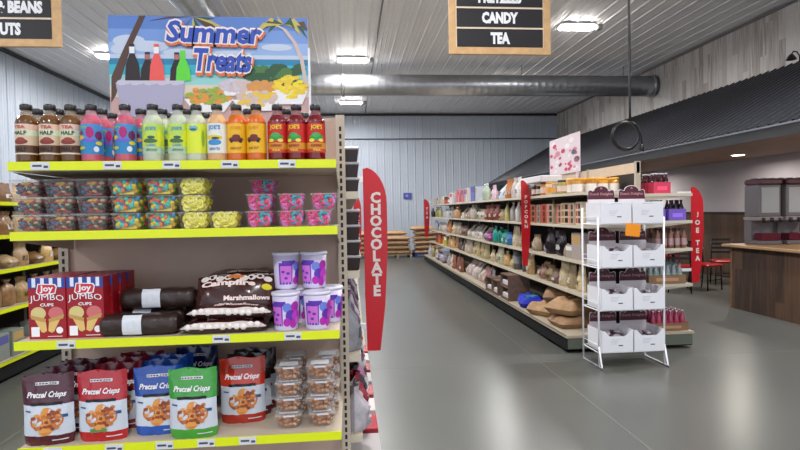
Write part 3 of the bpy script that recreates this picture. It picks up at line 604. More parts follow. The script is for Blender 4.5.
# ------------------------------------------------------------------ ice cream cone boxes
def cone_box():
    t = thing('cone_box', '', 'box'); w, h, d = 0.126, 0.214, 0.052
    mb = MB(); mb.box(-w/2, w/2, -d/2, d/2, 0, h); mb.build('carton', M('carton_red', (158, 14, 30), 0.35), t)
    mb = MB(); y = -d/2
    cols = [(44, 66, 150), (226, 230, 240), (206, 40, 60), (240, 238, 240), (222, 186, 112), (214, 196, 130), (206, 110, 110), (196, 150, 84)]
    ms = [M('carton_ink', c, 0.4) for c in cols]
    f = lambda k: (lambda x, z: (x, y-0.0004-0.0004*k, z))
    mb.flat([(-w/2, h*0.83), (w/2, h*0.83), (w/2, h), (-w/2, h)], f(0), 0)
    for i in range(4): x = -w/2+w*(i+0.45)/4.3; mb.flat([(x, h*0.85), (x+w*0.10, h*0.85), (x+w*0.10, h), (x, h)], f(1), 1)
    mb.flat([(-0.036, h*0.76), (-0.026, h*0.72), (0.03, h*0.74), (0.036, h*0.86), (0.03, h*0.90), (-0.03, h*0.91)], f(2), 3); mb.flat([(-0.032, h*0.77), (-0.024, h*0.735), (0.027, h*0.755), (0.032, h*0.85), (0.027, h*0.885), (-0.027, h*0.895)], f(3), 2)
    text(mb, 'Joy', f(4), 0, h*0.815, 0.046, 0.028, 3, 0.03)
    text(mb, 'JUMBO', f(3), 0, h*0.645, 0.116, 0.027, 3, 0.0, arch=0.006); text(mb, 'CUPS', f(3), 0, h*0.56, 0.046, 0.011, 3, 0.03)
    for s, c in ((-1, 5), (1, 6)):
        mb.flat([(s*0.050, h*0.38), (s*0.006, h*0.30), (s*0.002, h*0.13), (s*0.014, h*0.10), (s*0.022, h*0.12)][::s], f(2+0.3*s), 4); mb.flat(disc(s*0.030, h*0.42, 0.026, 0.023, 14), f(2.6), c)
        mb.flat([(s*0.058, h*0.40), (s*0.004, h*0.33), (s*0.006, h*0.27), (s*0.054, h*0.33)][::s], f(3.2), 7)
    mb.flat([(-w/2+0.008, h*0.04), (-w/2+0.036, h*0.04), (-w/2+0.036, h*0.20), (-w/2+0.008, h*0.20)], f(3.4), 3); mb.flat(disc(w/2-0.022, h*0.14, 0.012, 0.012), f(3.4), 3)
    mb.flat([(0, h*0.035), (0.05, h*0.035), (0.05, h*0.045), (0, h*0.045)], f(3.4), 3)
    mb.build('front_print', ms, t); return t
for col, px in ((0, 48.5), (1, 86.5)):
    for k in range(4):
        y = 2.02+0.056*k; use('cone', cone_box, (onY(px, 310, 2.0).x+0.003*k+col*0.004*k, y, Z3+0.0005), -0.03+R.uniform(-0.01, 0.01), 'red jumbo cups cone box, %s, %s column' % (['front one', 'second from the front', 'third from the front', 'rearmost'][k], ['left', 'right'][col]), 'cone boxes on the third shelf')
# ------------------------------------------------------------------ dark wrapped loaves with white labels
def loaf():
    t = thing('wrapped_loaf', '', 'packaged food'); mb = MB(); L = 0.265; r0 = 0.041; n = 22; seg = 16; rr = random.Random(3)
    def f(a, b):
        x = -L/2+L*a; e = abs(2*a-1); r = r0*(1-max(0, (e-0.90)/0.10)**2*0.30); r *= 1+0.03*math.sin(23*a+5*math.sin(2*PI*b))+0.02*math.sin(4*PI*b+9*a)
        cb, sb = math.cos(2*PI*b), math.sin(2*PI*b); q = (abs(cb)**3.2+abs(sb)**3.2)**(-1/3.2); return (x, r*cb*q, r0+r*0.90*sb*q-0.004)
    mb.grid(f, n, seg, 0, True)
    for s in (0, 1): mb.add([f(s, i/seg) for i in range(seg)], [tuple(range(seg))])
    mb.build('wrapper', M('dark_wrapper', (50, 34, 30), 0.32, bump=0.6, nscale=24), t)
    mb = MB(); 
    def lab(a, b):
        t_ = PI+0.75-1.75*b; cb, sb = math.cos(t_), math.sin(t_); q = (abs(cb)**3.2+abs(sb)**3.2)**(-1/3.2); t2 = r0*1.06
        return (-0.05+0.065*a, t2*cb*q, r0+t2*0.91*sb*q-0.004)
    mb.grid(lab, 4, 8, 0, True); mb.build('paper_label', M('loaf_label', (214, 216, 222), 0.5, noise=0.05, nscale=60), t)
    return t
for px, z, y, s, lb in ((141, 0, 2.015, 1, 'front one at the bottom'), (150, 0, 2.135, 1, 'second row'), (160, 0.078, 2.115, 1, 'upper one at the back'), (172, 0, 2.24, 1, 'rearmost one')):
    use('loaf', loaf, (mx(px, y)+(0.0), y, Z3+0.001+z), R.uniform(-0.03, 0.03), 'dark brown wrapped loaf with white label, '+lb, 'wrapped loaves on the third shelf')
# ------------------------------------------------------------------ marshmallow bags
def marsh():
    t = thing('marshmallow_bag', '', 'bag'); mb = MB()
    DB = M('marsh_brown', (62, 26, 22), 0.25, coat=0.3); CL = M('marsh_pale', (222, 206, 200), 0.4, bump=0.5, nscale=40)
    f = pillow(mb, 0.30, 0.20, 0.050, 5, 0, 18, 12, 0.10, 3.2, mfn=lambda i, j: 1 if (j < 1 or j > 10) else 0)
    mb.build('bag', [DB, CL], t)
    mb = MB(); text(mb, 'Marshmallows', lambda x, y: f(x/0.15, y, 0.002), 0.02, -0.58, 0.16, 0.22, 0, 0.04); mb.build('lettering', M('marsh_letters', (240, 214, 206), 0.4), t)
    mb = MB(); rr = random.Random(9)
    for i in range(11): x = -0.12+0.024*i; mb.ell((x, -0.092+rr.uniform(-0.004, 0.004), 0.027+rr.uniform(-0.004, 0.004)), 0.013, 0.010, 0.012, 0)
    mb.build('marshmallows', M('marshmallow', (236, 228, 224), 0.6), t)
    return t
def marsh_front(t, words):
    return t
def marsh_print():
    # bag standing towards the viewer with its printed face
    t = thing('marshmallow_bag', '', 'bag'); mb = MB()
    DB = M('marsh_brown', (62, 26, 22), 0.25, coat=0.3); CL = M('marsh_pale', (222, 206, 200), 0.4, bump=0.5, nscale=40)
    f = pillow(mb, 0.295, 0.15, 0.085, 8, 0, 20, 14, 0.05, 2.6, mfn=lambda i, j: 0)
    # tip the bag so the printed face looks forward
    ca, sa = math.cos(1.12), math.sin(1.12)
    T = lambda p: (p[0], p[1]*ca-p[2]*sa+0.03, p[1]*sa+p[2]*ca+0.066)
    mb.V = [T(p) for p in mb.V]; mb.build('bag', DB, t)
    mb = MB(); g = lambda k: (lambda x, y: T(f(x/0.1475, y/0.075, 0.0015+0.0008*k)))
    for i in range(9): mb.flat(disc(-0.115+0.029*i, 0.052+0.006*math.sin(i*2.1), 0.016, 0.013, 10), g(0), 0)
    for i in range(9): mb.flat(disc(-0.115+0.029*i, -0.066, 0.015, 0.006, 8), g(0), 0)
    mb.flat(disc(0.0, 0.054, 0.03, 0.008, 12), g(2.5), 1); mb.flat(disc(0.115, 0.012, 0.018, 0.013, 12), g(1), 2)
    text(mb, 'Campfire', g(2), -0.025, 0.022, 0.20, 0.030, 3, 0.05, arch=0.004); text(mb, 'Marshmallows', g(2), 0.045, -0.030, 0.165, 0.018, 3, 0.04)
    mb.build('front_print', [M('marsh_ink', (226, 214, 208), 0.4), M('marsh_orange', (222, 120, 40), 0.4), M('marsh_yellow', (226, 206, 40), 0.4), M('marsh_letters', (240, 214, 206), 0.4)], t)
    return t
use('mbag', marsh, (mx(226, 2.03), 2.06, Z3+0.001), 0.02, 'brown and white marshmallow bag, lowest in the pile', 'marshmallow bags on the third shelf')
use('mbag', marsh, (mx(233, 2.03), 2.07, Z3+0.050), -0.05, 'brown and white marshmallow bag, second in the pile', 'marshmallow bags on the third shelf')
use('mprint', marsh_print, (mx(236, 2.06), 2.09, Z3+0.044), 0.0, 'campfire marshmallow bag with its printed face toward the viewer', 'marshmallow bags on the third shelf')
use('mbag', marsh, (mx(250, 2.2), 2.24, Z3+0.001), 0.10, 'brown and white marshmallow bag lying at the back', 'marshmallow bags on the third shelf')
use('mbag', marsh, (mx(240, 2.2), 2.255, Z3+0.075), -0.08, 'marshmallow bag at the back, second layer', 'marshmallow bags on the third shelf')
use('mbag', marsh, (mx(243, 2.2), 2.26, Z3+0.150), 0.05, 'dark marshmallow bag on top of the rear pile', 'marshmallow bags on the third shelf')
# ------------------------------------------------------------------ cotton candy cups
def cup():
    t = thing('candy_floss_cup', '', 'cup'); mb = MB(); r0, r1, h = 0.042, 0.050, 0.131
    mb.lathe([(r0, 0), (r0+0.001, 0.004), (r1, h)], seg=24); mb.build('cup', M('cup_plastic', (206, 196, 222), 0.35), t)
    mb = MB(); mb.lathe([(r1+0.001, h-0.004), (r1+0.003, h), (r1+0.002, h+0.006), (r1-0.004, h+0.008)], seg=24); mb.build('lid', M('cup_lid', (216, 214, 228), 0.3), t)
    mb = MB(); f = lambda k: (lambda x, z: ((r0+(r1-r0)*z/h+0.0006+0.0005*k)*math.sin(x/0.048), -(r0+(r1-r0)*z/h+0.0006+0.0005*k)*math.cos(x/0.048), z))
    crect(mb, -0.062, -0.008, 0.018, 0.100, f(0), 0); crect(mb, -0.056, -0.012, 0.026, 0.088, f(0.6), 1); crect(mb, -0.048, 0.004, 0.092, 0.108, f(1.2), 0)
    for n_, (cx, cz, a, m) in enumerate(((0.010, 0.085, 0.016, 2), (0.022, 0.056, 0.019, 0), (0.008, 0.032, 0.014, 3), (0.040, 0.088, 0.017, 3), (0.046, 0.054, 0.019, 4), (0.034, 0.026, 0.015, 3), (0.056, 0.036, 0.013, 1))): cdisc(mb, cx, cz, a, a*1.1, f(1.5+0.2*n_), m)
    for cx, cz in ((-0.045, 0.066), (-0.026, 0.060), (-0.034, 0.042)): cdisc(mb, cx, cz, 0.007, 0.005, f(2), 0)
    mb.build('printed_swirl', [M('cup_ink', c, 0.4) for c in ((96, 50, 170), (206, 110, 206), (110, 130, 214), (176, 40, 170), (190, 60, 190))], t)
    return t
for px, y, z, lb, rz in ((285.5, 2.015, 0, 'bottom left', 0.0), (317, 2.015, 0, 'bottom right', 0.35), (286.5, 2.10, 0.140, 'top left', 0.8), (314.5, 2.10, 0.140, 'top right', 0.0), (330, 2.14, 0, 'behind the bottom right one', 0.6), (296, 2.14, 0, 'behind the bottom left one', 0.6)):
    use('cup', cup, (mx(px, y-0.02), y, Z3+0.0005+z), rz, 'white cup with purple and pink print, '+lb, 'printed cups on the third shelf')
# ------------------------------------------------------------------ pretzel crisp pouches
def pouch_maker(main, foot, sub, dark_strip=(24, 20, 24), olive=False):
    def mkr():
        t = thing('snack_pouch', '', 'bag'); w, d, h = 0.166, 0.060, 0.246
        mb = MB(); MM = M('pouch_film', main, 0.2, coat=0.6, bump=0.8, nscale=9); WW = M('pouch_white', (206, 212, 222), 0.25, coat=0.3)
        f = pouch(mb, w, d, h, 4, 0, mfn=lambda i, j: 0 if (j < 2 or j >= 8) else 1, nu=14, nv=14, lump=0.11)
        FM = M('pouch_foot', foot, 0.22, coat=0.5)
        mb.I = [(2 if (m == 0 and k < 2*14*1 and True) else m) for k, m in enumerate(mb.I)]
        mb.build('pouch', [MM, WW, FM], t)
        mb = MB(); g = lambda k: (lambda u, v: f(u, v, 0.0012+0.0007*k)); rr = random.Random(2)
        cols = [(214, 210, 214), dark_strip, (196, 112, 50), (222, 150, 74), (150, 70, 36), (96, 140, 70), (40, 80, 130), (236, 232, 236)]
        def R4(u0, u1, v0, v1, m, k): mb.add([g(k)(u0+(u1-u0)*i/8, v) for v in (v0, v1) for i in range(9)], [(i, i+1, i+10, i+9) for i in range(8)], m)
        R4(-0.45, 0.45, 0.845, 0.885, 0, 0); R4(-0.62, 0.62, 0.565, 0.605, 1, 0.5)
        for i in range(7): R4(-0.42+0.12*i, -0.34+0.12*i, 0.857, 0.873, 1, 1)
        for i in range(4): cx, cy = [(-0.35, 0.33), (0.05, 0.44), (0.42, 0.36), (0.0, 0.24)][i]; mb.flat(disc(cx, cy, 0.27, 0.10, 12), g(0.4), 3 if i % 2 else 2)
        for i in range(34):
            cx = rr.uniform(-0.55, 0.55); cy = rr.uniform(0.20, 0.50); mb.flat(disc(cx, cy, 0.10, 0.026, 7, i), g(1+i*0.05), rr.choice([2, 3, 4, 3]))
        if olive:
            for i in range(5): mb.flat(disc(-0.3+0.12*i, 0.17+0.01*(i % 2), 0.10, 0.032, 8), g(3), 5)
        R4(0.52, 0.84, 0.385, 0.43, 6, 1); R4(-0.86, -0.60, 0.48, 0.50, 6, 1)
        text(mb, 'Pretzel Crisps', lambda u, v: g(3)(u, v), 0, 0.705, 1.50, 0.105, 7, 0.035, slant=0.8)
        R4(0.25, 0.85, 0.07, 0.085, 0, 1)
        mb.build('front_print', [M('pouch_ink', c, 0.4) for c in cols], t); return t
    return mkr
PC = {'maroon': ((74, 18, 34), (84, 14, 30)), 'red': ((176, 20, 34), (186, 20, 30)), 'blue': ((24, 70, 156), (30, 84, 176)), 'green': ((56, 150, 50), (70, 160, 50)), 'orange': ((190, 48, 26), (176, 40, 22)), 'black': ((40, 20, 22), (90, 18, 24)), 'navy': ((18, 30, 84), (20, 34, 96)), 'crimson': ((120, 16, 34), (140, 18, 36))}
PMK = {k: pouch_maker(v[0], v[1], None, olive=(k == 'red')) for k, v in PC.items()}
for px, y, c, rz, lb in ((50, 2.03, 'maroon', 0.12, 'leftmost in the front row'), (70, 2.12, 'maroon', 0.1, 'second one behind the front maroon pouch'), (84, 2.20, 'maroon', 0.1, 'third one behind the front maroon pouch'),
                         (104, 2.04, 'red', 0.02, 'front row beside the maroon one'), (119, 2.13, 'crimson', 0.05, 'directly behind the bright red one'), (127, 2.21, 'crimson', 0.05, 'second behind the bright red one'), (143, 2.28, 'crimson', 0.0, 'rearmost at left centre'),
                         (160, 2.07, 'blue', 0.15, 'front row'), (165, 2.15, 'blue', 0.1, 'directly behind the front blue one'), (172, 2.22, 'blue', 0.0, 'second behind the front blue one'), (198, 2.33, 'navy', 0.0, 'dark blue one at the back behind the green pouch'), 
                         (194, 2.02, 'green', 0.0, 'front row between blue and orange'), (243, 2.125, 'orange', 0.10, 'front row beside the nut tubs'), (250, 2.195, 'black', 0.05, 'directly behind the orange one'), (256, 2.26, 'black', 0.0, 'second behind the orange one')):
    z = Z4+0.0005
    o = use('p'+c, PMK[c], (mx(px, y-0.03, 410), y-0.035 if y < 2.1 else y-0.02, z), rz*0.5, '%s pretzel crisp pouch, %s' % ({'orange': 'orange red'}.get(c, c), lb), 'pretzel pouches on the fourth shelf')
# ------------------------------------------------------------------ tubs of nuts
nuts = ('blob', [(150, 96, 56), (176, 120, 74), (120, 74, 44), (190, 140, 96)], 0.013)
nt_ = tub_maker(0.094, 0.0585, 0.10, nuts, 'nut_tub', top_label=True, nfill=80)
for c, px in ((0, 288.5), (1, 320.5)):
    for k in range(4): use('nut', nt_, (mx(px, 2.0, 400)+R.uniform(-0.003, 0.003), 2.04+R.uniform(-0.004, 0.004), Z4+0.0005+0.059*k), R.uniform(-0.06, 0.06), 'clear tub of roasted nuts, %s of the %s stack' % (['bottom', 'second', 'third', 'top'][k], ['left', 'right'][c]), 'nut tubs on the fourth shelf')
    for k in range(4): use('nut', nt_, (mx(px+5, 2.12), 2.165, Z4+0.0005+0.059*k), R.uniform(-0.05, 0.05), 'clear tub of roasted nuts, %s of the stack behind the %s one' % (['bottom', 'second', 'third', 'top'][k], ['left', 'right'][c]), 'nut tubs on the fourth shelf')
# ================================================================== long gondolas
CREAM = M('cream_shelf_edge', (206, 196, 176), 0.4)
DECK2 = M('gondola_deck', (182, 170, 150), 0.5)
SPB = M('gondola_back_shaded', (40, 34, 30), 0.7)  # near-black brown: the shade deep between the shelves is put into this colour
PANB = M('gondola_top_panel', (204, 184, 160), 0.55, noise=0.03)
def gondola(name, label, xs, y0, y1, sides, top, base_side, strip=CREAM, panels=(), h=0.03):
    # xs: spine x; sides: list of (side, depth, base_depth, levels)
    t = thing(name, label, 'shelves')
    mb = MB(); mb.box(xs-0.012, xs+0.012, y0+0.03, y1-0.03, 0.12, top); mb.build('back_panel', SPB, t)
    for a, b, z in panels: mb = MB(); mb.box(xs-0.018, xs+0.018, a, b, top+0.001, z); mb.build('top_panel', PANB, t)
    y = y0+0.02
    while y < y1:
        mb = MB()
        zt = max([top]+[z for a, b, z in panels if a <= y+0.03 <= b])
        mb.box(xs-0.028, xs+0.028, y, y+0.035, 0.1, zt+0.01, 0)
        mb.build('upright', BEIGE, t); y += 1.22
    for sd, dep, bdep, levels in sides:
        fc = 'right' if sd > 0 else 'left'
        for z in levels:
            x0, x1 = (xs+0.03, xs+dep) if sd > 0 else (xs-dep, xs-0.03)
            sh = shelf_part(t, x0, x1, y0, y1, z, strip, [fc, 'front'], tcol=strip, h=h, deck=DECK2)
            mb = MB()
            for yy in (y0+0.004, ):
                mb.prism([(x0 if sd < 0 else x1, z-0.03), (xs-sd*-0.03, z-0.03), (xs-sd*-0.03, z-0.085)], lambda a, b, q, yy=yy: (a, yy+q, b), 0, 0.004)
            mb.build('bracket', BEIGE, sh)
        x0, x1 = (xs+0.03, xs+bdep) if sd > 0 else (xs-bdep, xs-0.03)
        mb = MB(); mb.box(x0, x1, y0, y1, 0.165, 0.195, 0); bd = mb.build('base_deck', DECK2, t)
        if strip is YEL: mb = MB(); mb.box(x1+0.0003, x1+0.005, y0, y1, 0.165, 0.198); mb.build('price_strip', strip, bd)
        mb = MB(); mb.box(x0 if sd < 0 else x1-0.001, x0+0.001 if sd < 0 else x1, y0, y1, 0.194, 0.2, 0)
        mb.box(x0+(0.012 if sd < 0 else 0), x1-(0.012 if sd > 0 else 0), y0+0.02, y1, 0.03, 0.164, 0); mb.build('kick_plate', M('dark_kick', (6, 6, 6), 1.0), t)
        mb = MB(); mb.box(x0+(0.02 if sd < 0 else 0.02), x1-0.02, y0+0.004, y0+0.019, 0.045, 0.16, 0); mb.build('end_plate', M('olive_end_plate', (98, 104, 92), 0.5), t)
        mb = MB(); mb.lathe([(0.012, 0), (0.012, 0.004)], seg=10); c = x0+0.25*(x1-x0); mb.V = [(c+x, y0+0.003-z, 0.10+y) for x, y, z in mb.V]; mb.build('bolt', BLACK, t)
    return t
GX = 3.2; GY0, GY1 = 5.72, 17.2
LV = [1.775, 1.405, 1.005, 0.64]
gondola('gondola_shelf', 'long beige shelf run of bagged goods along the right aisle', GX, GY0, GY1, [(-1, 0.66, 0.85, LV), (1, 0.62, 0.64, [1.745, 1.44, 1.13, 0.73])], 1.98, 1, panels=[(GY0+0.02, 8.3, 2.10)])
LGX = -3.95
gondola('gondola_shelf', 'shelf run with yellow edges along the left wall side aisle', LGX, 3.2, 15.5, [(1, 0.55, 0.58, [1.76, 1.43, 1.09, 0.70])], 1.78, 1, strip=YEL, h=0.035)
MGX = -0.60
gondola('gondola_shelf', 'middle shelf run directly behind the yellow edged end shelves', MGX, 2.45, 15.5, [(1, 0.635, 0.74, [1.69, 1.33, 0.95, 0.58]), (-1, 0.55, 0.6, [1.69, 1.33, 0.95, 0.58])], 1.95, 1)
# ------------------------------------------------------------------ generic goods
COUNT = {}
def goods(kind, wy, wx, h, col, seed, loc, rz, label, group=None, cat=None, name=None):
    """wy: size along the shelf, wx: depth, h: height. Things are built once per call with their own parts."""
    rr = random.Random(seed)
    v = rr.uniform(0.74, 1.0); c = tuple(int(min(255, x*v)) for x in col); c = tuple(x//6*6 for x in c)  # random tone, darkened overall so the colour carries the shade of deep shelves
    dk = tuple(int(x*0.6) for x in c)
    def th(nm, ct): return thing(name or nm, label, cat or ct, loc, rz, group)
    rot = lambda mb: setattr(mb, 'V', [(-p[1]*-1, -p[0], p[2]) for p in mb.V])      # local front (-Y) becomes -X
    if kind in ('bag', 'film', 'lean'):
        t = th({'bag': 'paper_bag', 'film': 'goods_bag', 'lean': 'goods_bag'}[kind], 'bag'); mb = MB()
        f = pouch(mb, wy, wx, h, seed, 0, nu=9, nv=10, lump=0.22, gather=None if kind == 'bag' else 0.16+0.12*rr.random(), lean=0.5 if kind == 'lean' else 0.0)
        mb.V = [(p[1], -p[0], p[2]) for p in mb.V]
        mb.build('bag_body', M('bag_'+kind, c, 0.5 if kind == 'bag' else 0.28, noise=0.16, nscale=26), t)
        mb = MB(); g = lambda u, q: (f(u, q, 0.004)[1], -f(u, q, 0.004)[0], f(u, q, 0.004)[2])
        mb.add([g(-0.4+0.2*i, z) for z in (0.22, 0.42) for i in range(5)], [(i, i+1, i+6, i+5) for i in range(4)])
        mb.build('paper_label', M('goods_label', (206, 202, 200) if rr.random() < 0.7 else dk, 0.5), t)
    elif kind == 'tied':
        t = th('tied_bag', 'bag'); mb = MB(); n = 12
        prof = [(0.72, 0), (0.97, 0.05), (1.0, 0.3), (0.97, 0.55), (0.80, 0.74), (0.28, 0.84), (0.26, 0.87), (0.55, 1.0)]
        ph = rr.uniform(0, 6)
        mb.lathe([(r*wy/2, z*h) for r, z in prof], seg=n, sy=1.0, sx=wx/wy)
        mb.V = [(x*(1+0.08*math.sin(3*math.atan2(y, x)+ph+z*20)), y*(1+0.08*math.sin(5*math.atan2(y, x)+ph)), z) for x, y, z in mb.V]
        mb.build('bag_body', M('bag_tied', c, 0.3, noise=0.2, nscale=30), t)
        mb = MB(); mb.torus((0, 0, h*0.81), wy*0.10, 0.004, Matrix.Identity(3), a=8, b=4); mb.build('twist_tie', M('twist_tie', (210, 200, 90) if rr.random() < 0.3 else (220, 220, 220), 0.5), t)
    elif kind in ('box', 'carton'):
        t = th('goods_box', 'box'); mb = MB(); mb.rbox(-wx/2, wx/2, -wy/2, wy/2, 0, h, 0, 0.003); mb.build('carton', M('carton', c, 0.5), t)
        if kind == 'box':
            mb = MB(); a = rr.choice([(200, 60, 60), (226, 222, 216), (90, 90, 150), (190, 150, 90)])
            mb.box(-wx/2-0.001, -wx/2-0.0002, -wy*0.42, wy*0.42, h*0.60, h*0.92); mb.build('front_print', M('carton_print', a, 0.5), t)
        else:
            mb = MB()
            for k in (0, 1, 2):
                mb.box(-wx/2-0.001, -wx/2-0.0002, -wy*0.36, wy*0.02, h*(0.08+0.31*k), h*(0.30+0.31*k), 0); mb.box(-wx/2-0.001, -wx/2-0.0002, wy*0.12, wy*0.42, h*(0.08+0.31*k), h*(0.30+0.31*k), 1)
            mb.build('window_print', [M('carton_window', (40, 28, 26), 0.3), M('carton_pattern', rr.choice([(190, 70, 60), (206, 110, 90), (150, 110, 80)]), 0.5)], t)
    elif kind in ('jar', 'honey', 'tubwhite'):
        t = th({'jar': 'goods_jar', 'honey': 'goods_jar', 'tubwhite': 'goods_tub'}[kind], 'jar'); r = min(wy, wx)/2; mb = MB()
        mb.lathe([(r*0.9, 0), (r, 0.006), (r, h*0.78), (r*0.86, h*0.86)], seg=16); mb.build('jar_body', M('jar_body', c, 0.12, coat=0.4), t)
        mb = MB(); mb.lathe([(r*0.9, h*0.862), (r*0.92, h*0.87), (r*0.92, h*0.985), (r*0.86, h)], seg=16)
        mb.build('lid', M('jar_lid', (224, 158, 34) if kind == 'honey' else (rr.choice([(210, 206, 200), (40, 36, 34), (200, 150, 60)])), 0.35), t)
        mb = MB(); mb.lathe([(r+0.0008, h*(0.08 if kind == 'honey' else 0.2)), (r+0.0008, h*0.60)], seg=16, caps=False); mb.build('paper_label', M('jar_label', (222, 214, 206) if kind != 'jar' else rr.choice([(220, 200, 190), (214, 150, 70), (190, 60, 50)]), 0.5), t)
    elif kind in ('jug', 'bottle'):
        t = th('goods_bottle', 'bottle'); r = min(wy, wx)/2; mb = MB()
        mb.lathe([(r*0.9, 0), (r, 0.006), (r, h*0.55), (r*0.85, h*0.66), (r*0.35, h*0.82), (r*0.32, h*0.9)], seg=14); mb.build('bottle_body', M('bottle_plastic', c, 0.25), t)
        mb = MB(); mb.lathe([(r*0.37, h*0.902), (r*0.37, h)], seg=12); mb.build('cap', M('bottle_cap', (226, 226, 226) if kind == 'jug' else (90, 60, 40), 0.4), t)
    elif kind == 'canister':
        t = th('goods_canister', 'canister'); r = min(wy, wx)/2; mb = MB(); mb.lathe([(r, 0), (r, h*0.9)], seg=16); mb.build('canister_body', M('canister', c, 0.3), t)
        mb = MB(); mb.lathe([(r+0.002, h*0.902), (r+0.002, h)], seg=16); mb.build('lid', M('canister_lid', (60, 60, 64), 0.3), t)
        mb = MB(); mb.lathe([(r+0.0008, h*0.3), (r+0.0008, h*0.65)], seg=16, caps=False); mb.build('paper_label', M('canister_label', (150, 150, 156), 0.4), t)
    elif kind == 'loafbag':
        t = th('bread_bag', 'bag'); mb = MB(); f = pillow(mb, wx*1.4, wy, h, seed, 0, 12, 8, 0.12, 2.6); mb.build('bag_body', M('bag_bread', c, 0.3, rgb2=dk, nscale=14), t)
        mb = MB(); mb.add([f(a, b, 0.003) for a, b in ((0.2, -0.4), (0.7, -0.4), (0.7, 0.2), (0.2, 0.2))], [(0, 1, 2, 3)]); mb.build('paper_label', TAGW, t)
    return t
def hx(px, py, X): return onX(px, py, X).y
def row(z, items, shelf, X=2.63):
    yline = lambda px: None
    for n, it in enumerate(items):
        p0, p1, kind, col, h, what = it[:6]; pitch = it[6] if len(it) > 6 else 0.30
        # where the pixel column meets the line (X, ., z)
        def Yof(px):
            lo, hi = 3.0, 60.0
            for _ in range(40):
                mid = (lo+hi)/2; d = Vector((X, mid, z-EYE)); q = 400+F_PX*d.dot(RT)/d.dot(FW)
                if q > px: lo = mid
                else: hi = mid
            return lo
        ya, yb = Yof(p1), Yof(p0); L = yb-ya; k = max(1, int(round(L/pitch))); w = min(L/k*0.94, {'box': 0.24, 'carton': 0.2, 'jar': 0.11, 'honey': 0.13, 'jug': 0.12, 'bottle': 0.1, 'canister': 0.14}.get(kind, 0.28))
        for i in range(k):
            y = yb-(i+0.5)*L/k
            if y > GY1-0.16: continue
            dx = R.uniform(0, 0.05)
            if y < GY0+w/2+0.01: y = GY0+w/2+0.01
            wx = {'box': 0.18, 'carton': 0.2, 'bag': 0.12, 'film': 0.13, 'lean': 0.12, 'tied': min(w, 0.16)*0.9, 'loafbag': 0.18}.get(kind, w)
            grp = None
            if k > 1: lab = '%s %s, %s' % (what[0], what[1], {2: ['farther of two', 'nearer of two'], 3: ['farthest of three', 'middle of three', 'nearest of three']}.get(k, ['%s of %d counted from the back' % (q_, k) for q_ in ('first', 'second', 'third', 'fourth', 'fifth', 'sixth', 'seventh')])[i]); grp = '%s %s' % (what[0], what[1])
            else: lab = '%s %s' % what
            goods(kind, w, wx, h*R.uniform(0.97, 1.06) if z > 1.7 else min(h*R.uniform(1.02, 1.12), 0.325), col, R.randrange(9999), (X+wx/2-0.05+dx+(0.05 if kind in ('lean',) else 0), y, z+0.0008), R.uniform(-0.12, 0.12), lab+', %s shelf' % shelf, (grp+' '+shelf) if grp else None)
            if kind in ('film', 'tied', 'bag') and y < 11: 
                pass
cw = (214, 206, 198); tan = (176, 142, 104); crm = (210, 194, 156); brn = (110, 78, 60); pnk = (206, 120, 130); wht = (222, 222, 226)
T = 'top'
row(LV[0], [
 (431, 438, 'box', (216, 200, 200), 0.19, ('pale pink carton', 'at the far end'), 0.5), (438, 445, 'box', (214, 206, 196), 0.21, ('cream carton', 'near the far end'), 0.45), (445, 449, 'jar', (110, 80, 60), 0.20, ('brown jar', 'between cream and pale cartons'), 0.4),
 (450, 456, 'box', (216, 214, 222), 0.27, ('pale carton', 'left of the pink ones'), 0.4), (456, 464, 'box', (222, 140, 150), 0.31, ('pink carton', 'mid way along'), 0.35), (464, 470, 'box', (226, 216, 216), 0.30, ('white carton', 'beside the pink ones'), 0.35),
 (471, 476, 'box', (120, 130, 190), 0.32, ('blue carton', 'left of the green jug'), 0.35), (476, 481, 'box', (206, 210, 224), 0.30, ('pale blue carton', 'left of the green jug'), 0.35), (482, 488, 'jug', (190, 206, 186), 0.31, ('pale green jug', 'mid way along'), 0.3),
 (489, 495, 'film', (220, 190, 200), 0.27, ('pink and white bag', 'beside the green jug'), 0.3), (495, 505, 'lean', (214, 222, 238), 0.33, ('white and blue bag', 'leaning mid way along'), 0.28), (505, 513, 'film', (226, 140, 70), 0.31, ('orange bag', 'left of the white ones'), 0.28),
 (513, 521, 'film', (228, 218, 214), 0.32, ('white and orange bag', 'left of the popcorn flag'), 0.25),
 (531, 536, 'jar', (80, 56, 46), 0.165, ('dark jar', 'right of the popcorn flag'), 0.2), (536, 541, 'jar', (70, 50, 46), 0.165, ('dark jar', 'second from the popcorn flag'), 0.2), (541, 547, 'jar', (206, 130, 70), 0.18, ('orange jar', 'under the long white tray'), 0.2),
 (547, 552, 'jar', (222, 190, 150), 0.17, ('pale orange jar', 'beside the orange one'), 0.2), (552, 557, 'jar', (190, 190, 180), 0.15, ('clear pale jar', 'beside the yellow ones'), 0.2), (558, 564, 'jar', (220, 190, 90), 0.18, ('yellow jar', 'left of the honey jars'), 0.2), (564, 571, 'jar', (226, 200, 100), 0.18, ('yellow jar', 'touching the first honey jar'), 0.2)], T)
for i, (x, y) in enumerate([(2.66, 6.10), (2.80, 6.06), (2.94, 6.06), (3.08, 6.06), (2.66, 6.26), (2.80, 6.26), (2.94, 6.26), (3.08, 6.26)]):
    goods('honey', 0.125, 0.125, 0.175, (206, 140, 40), 50+i, (x, y, LV[0]+0.0008), 0, 'large honey jar with yellow lid and white label, %s in the %s row' % (['leftmost', 'second', 'third', 'rightmost'][i % 4], 'front' if i < 4 else 'rear'), 'honey jars at the end of the top shelf')
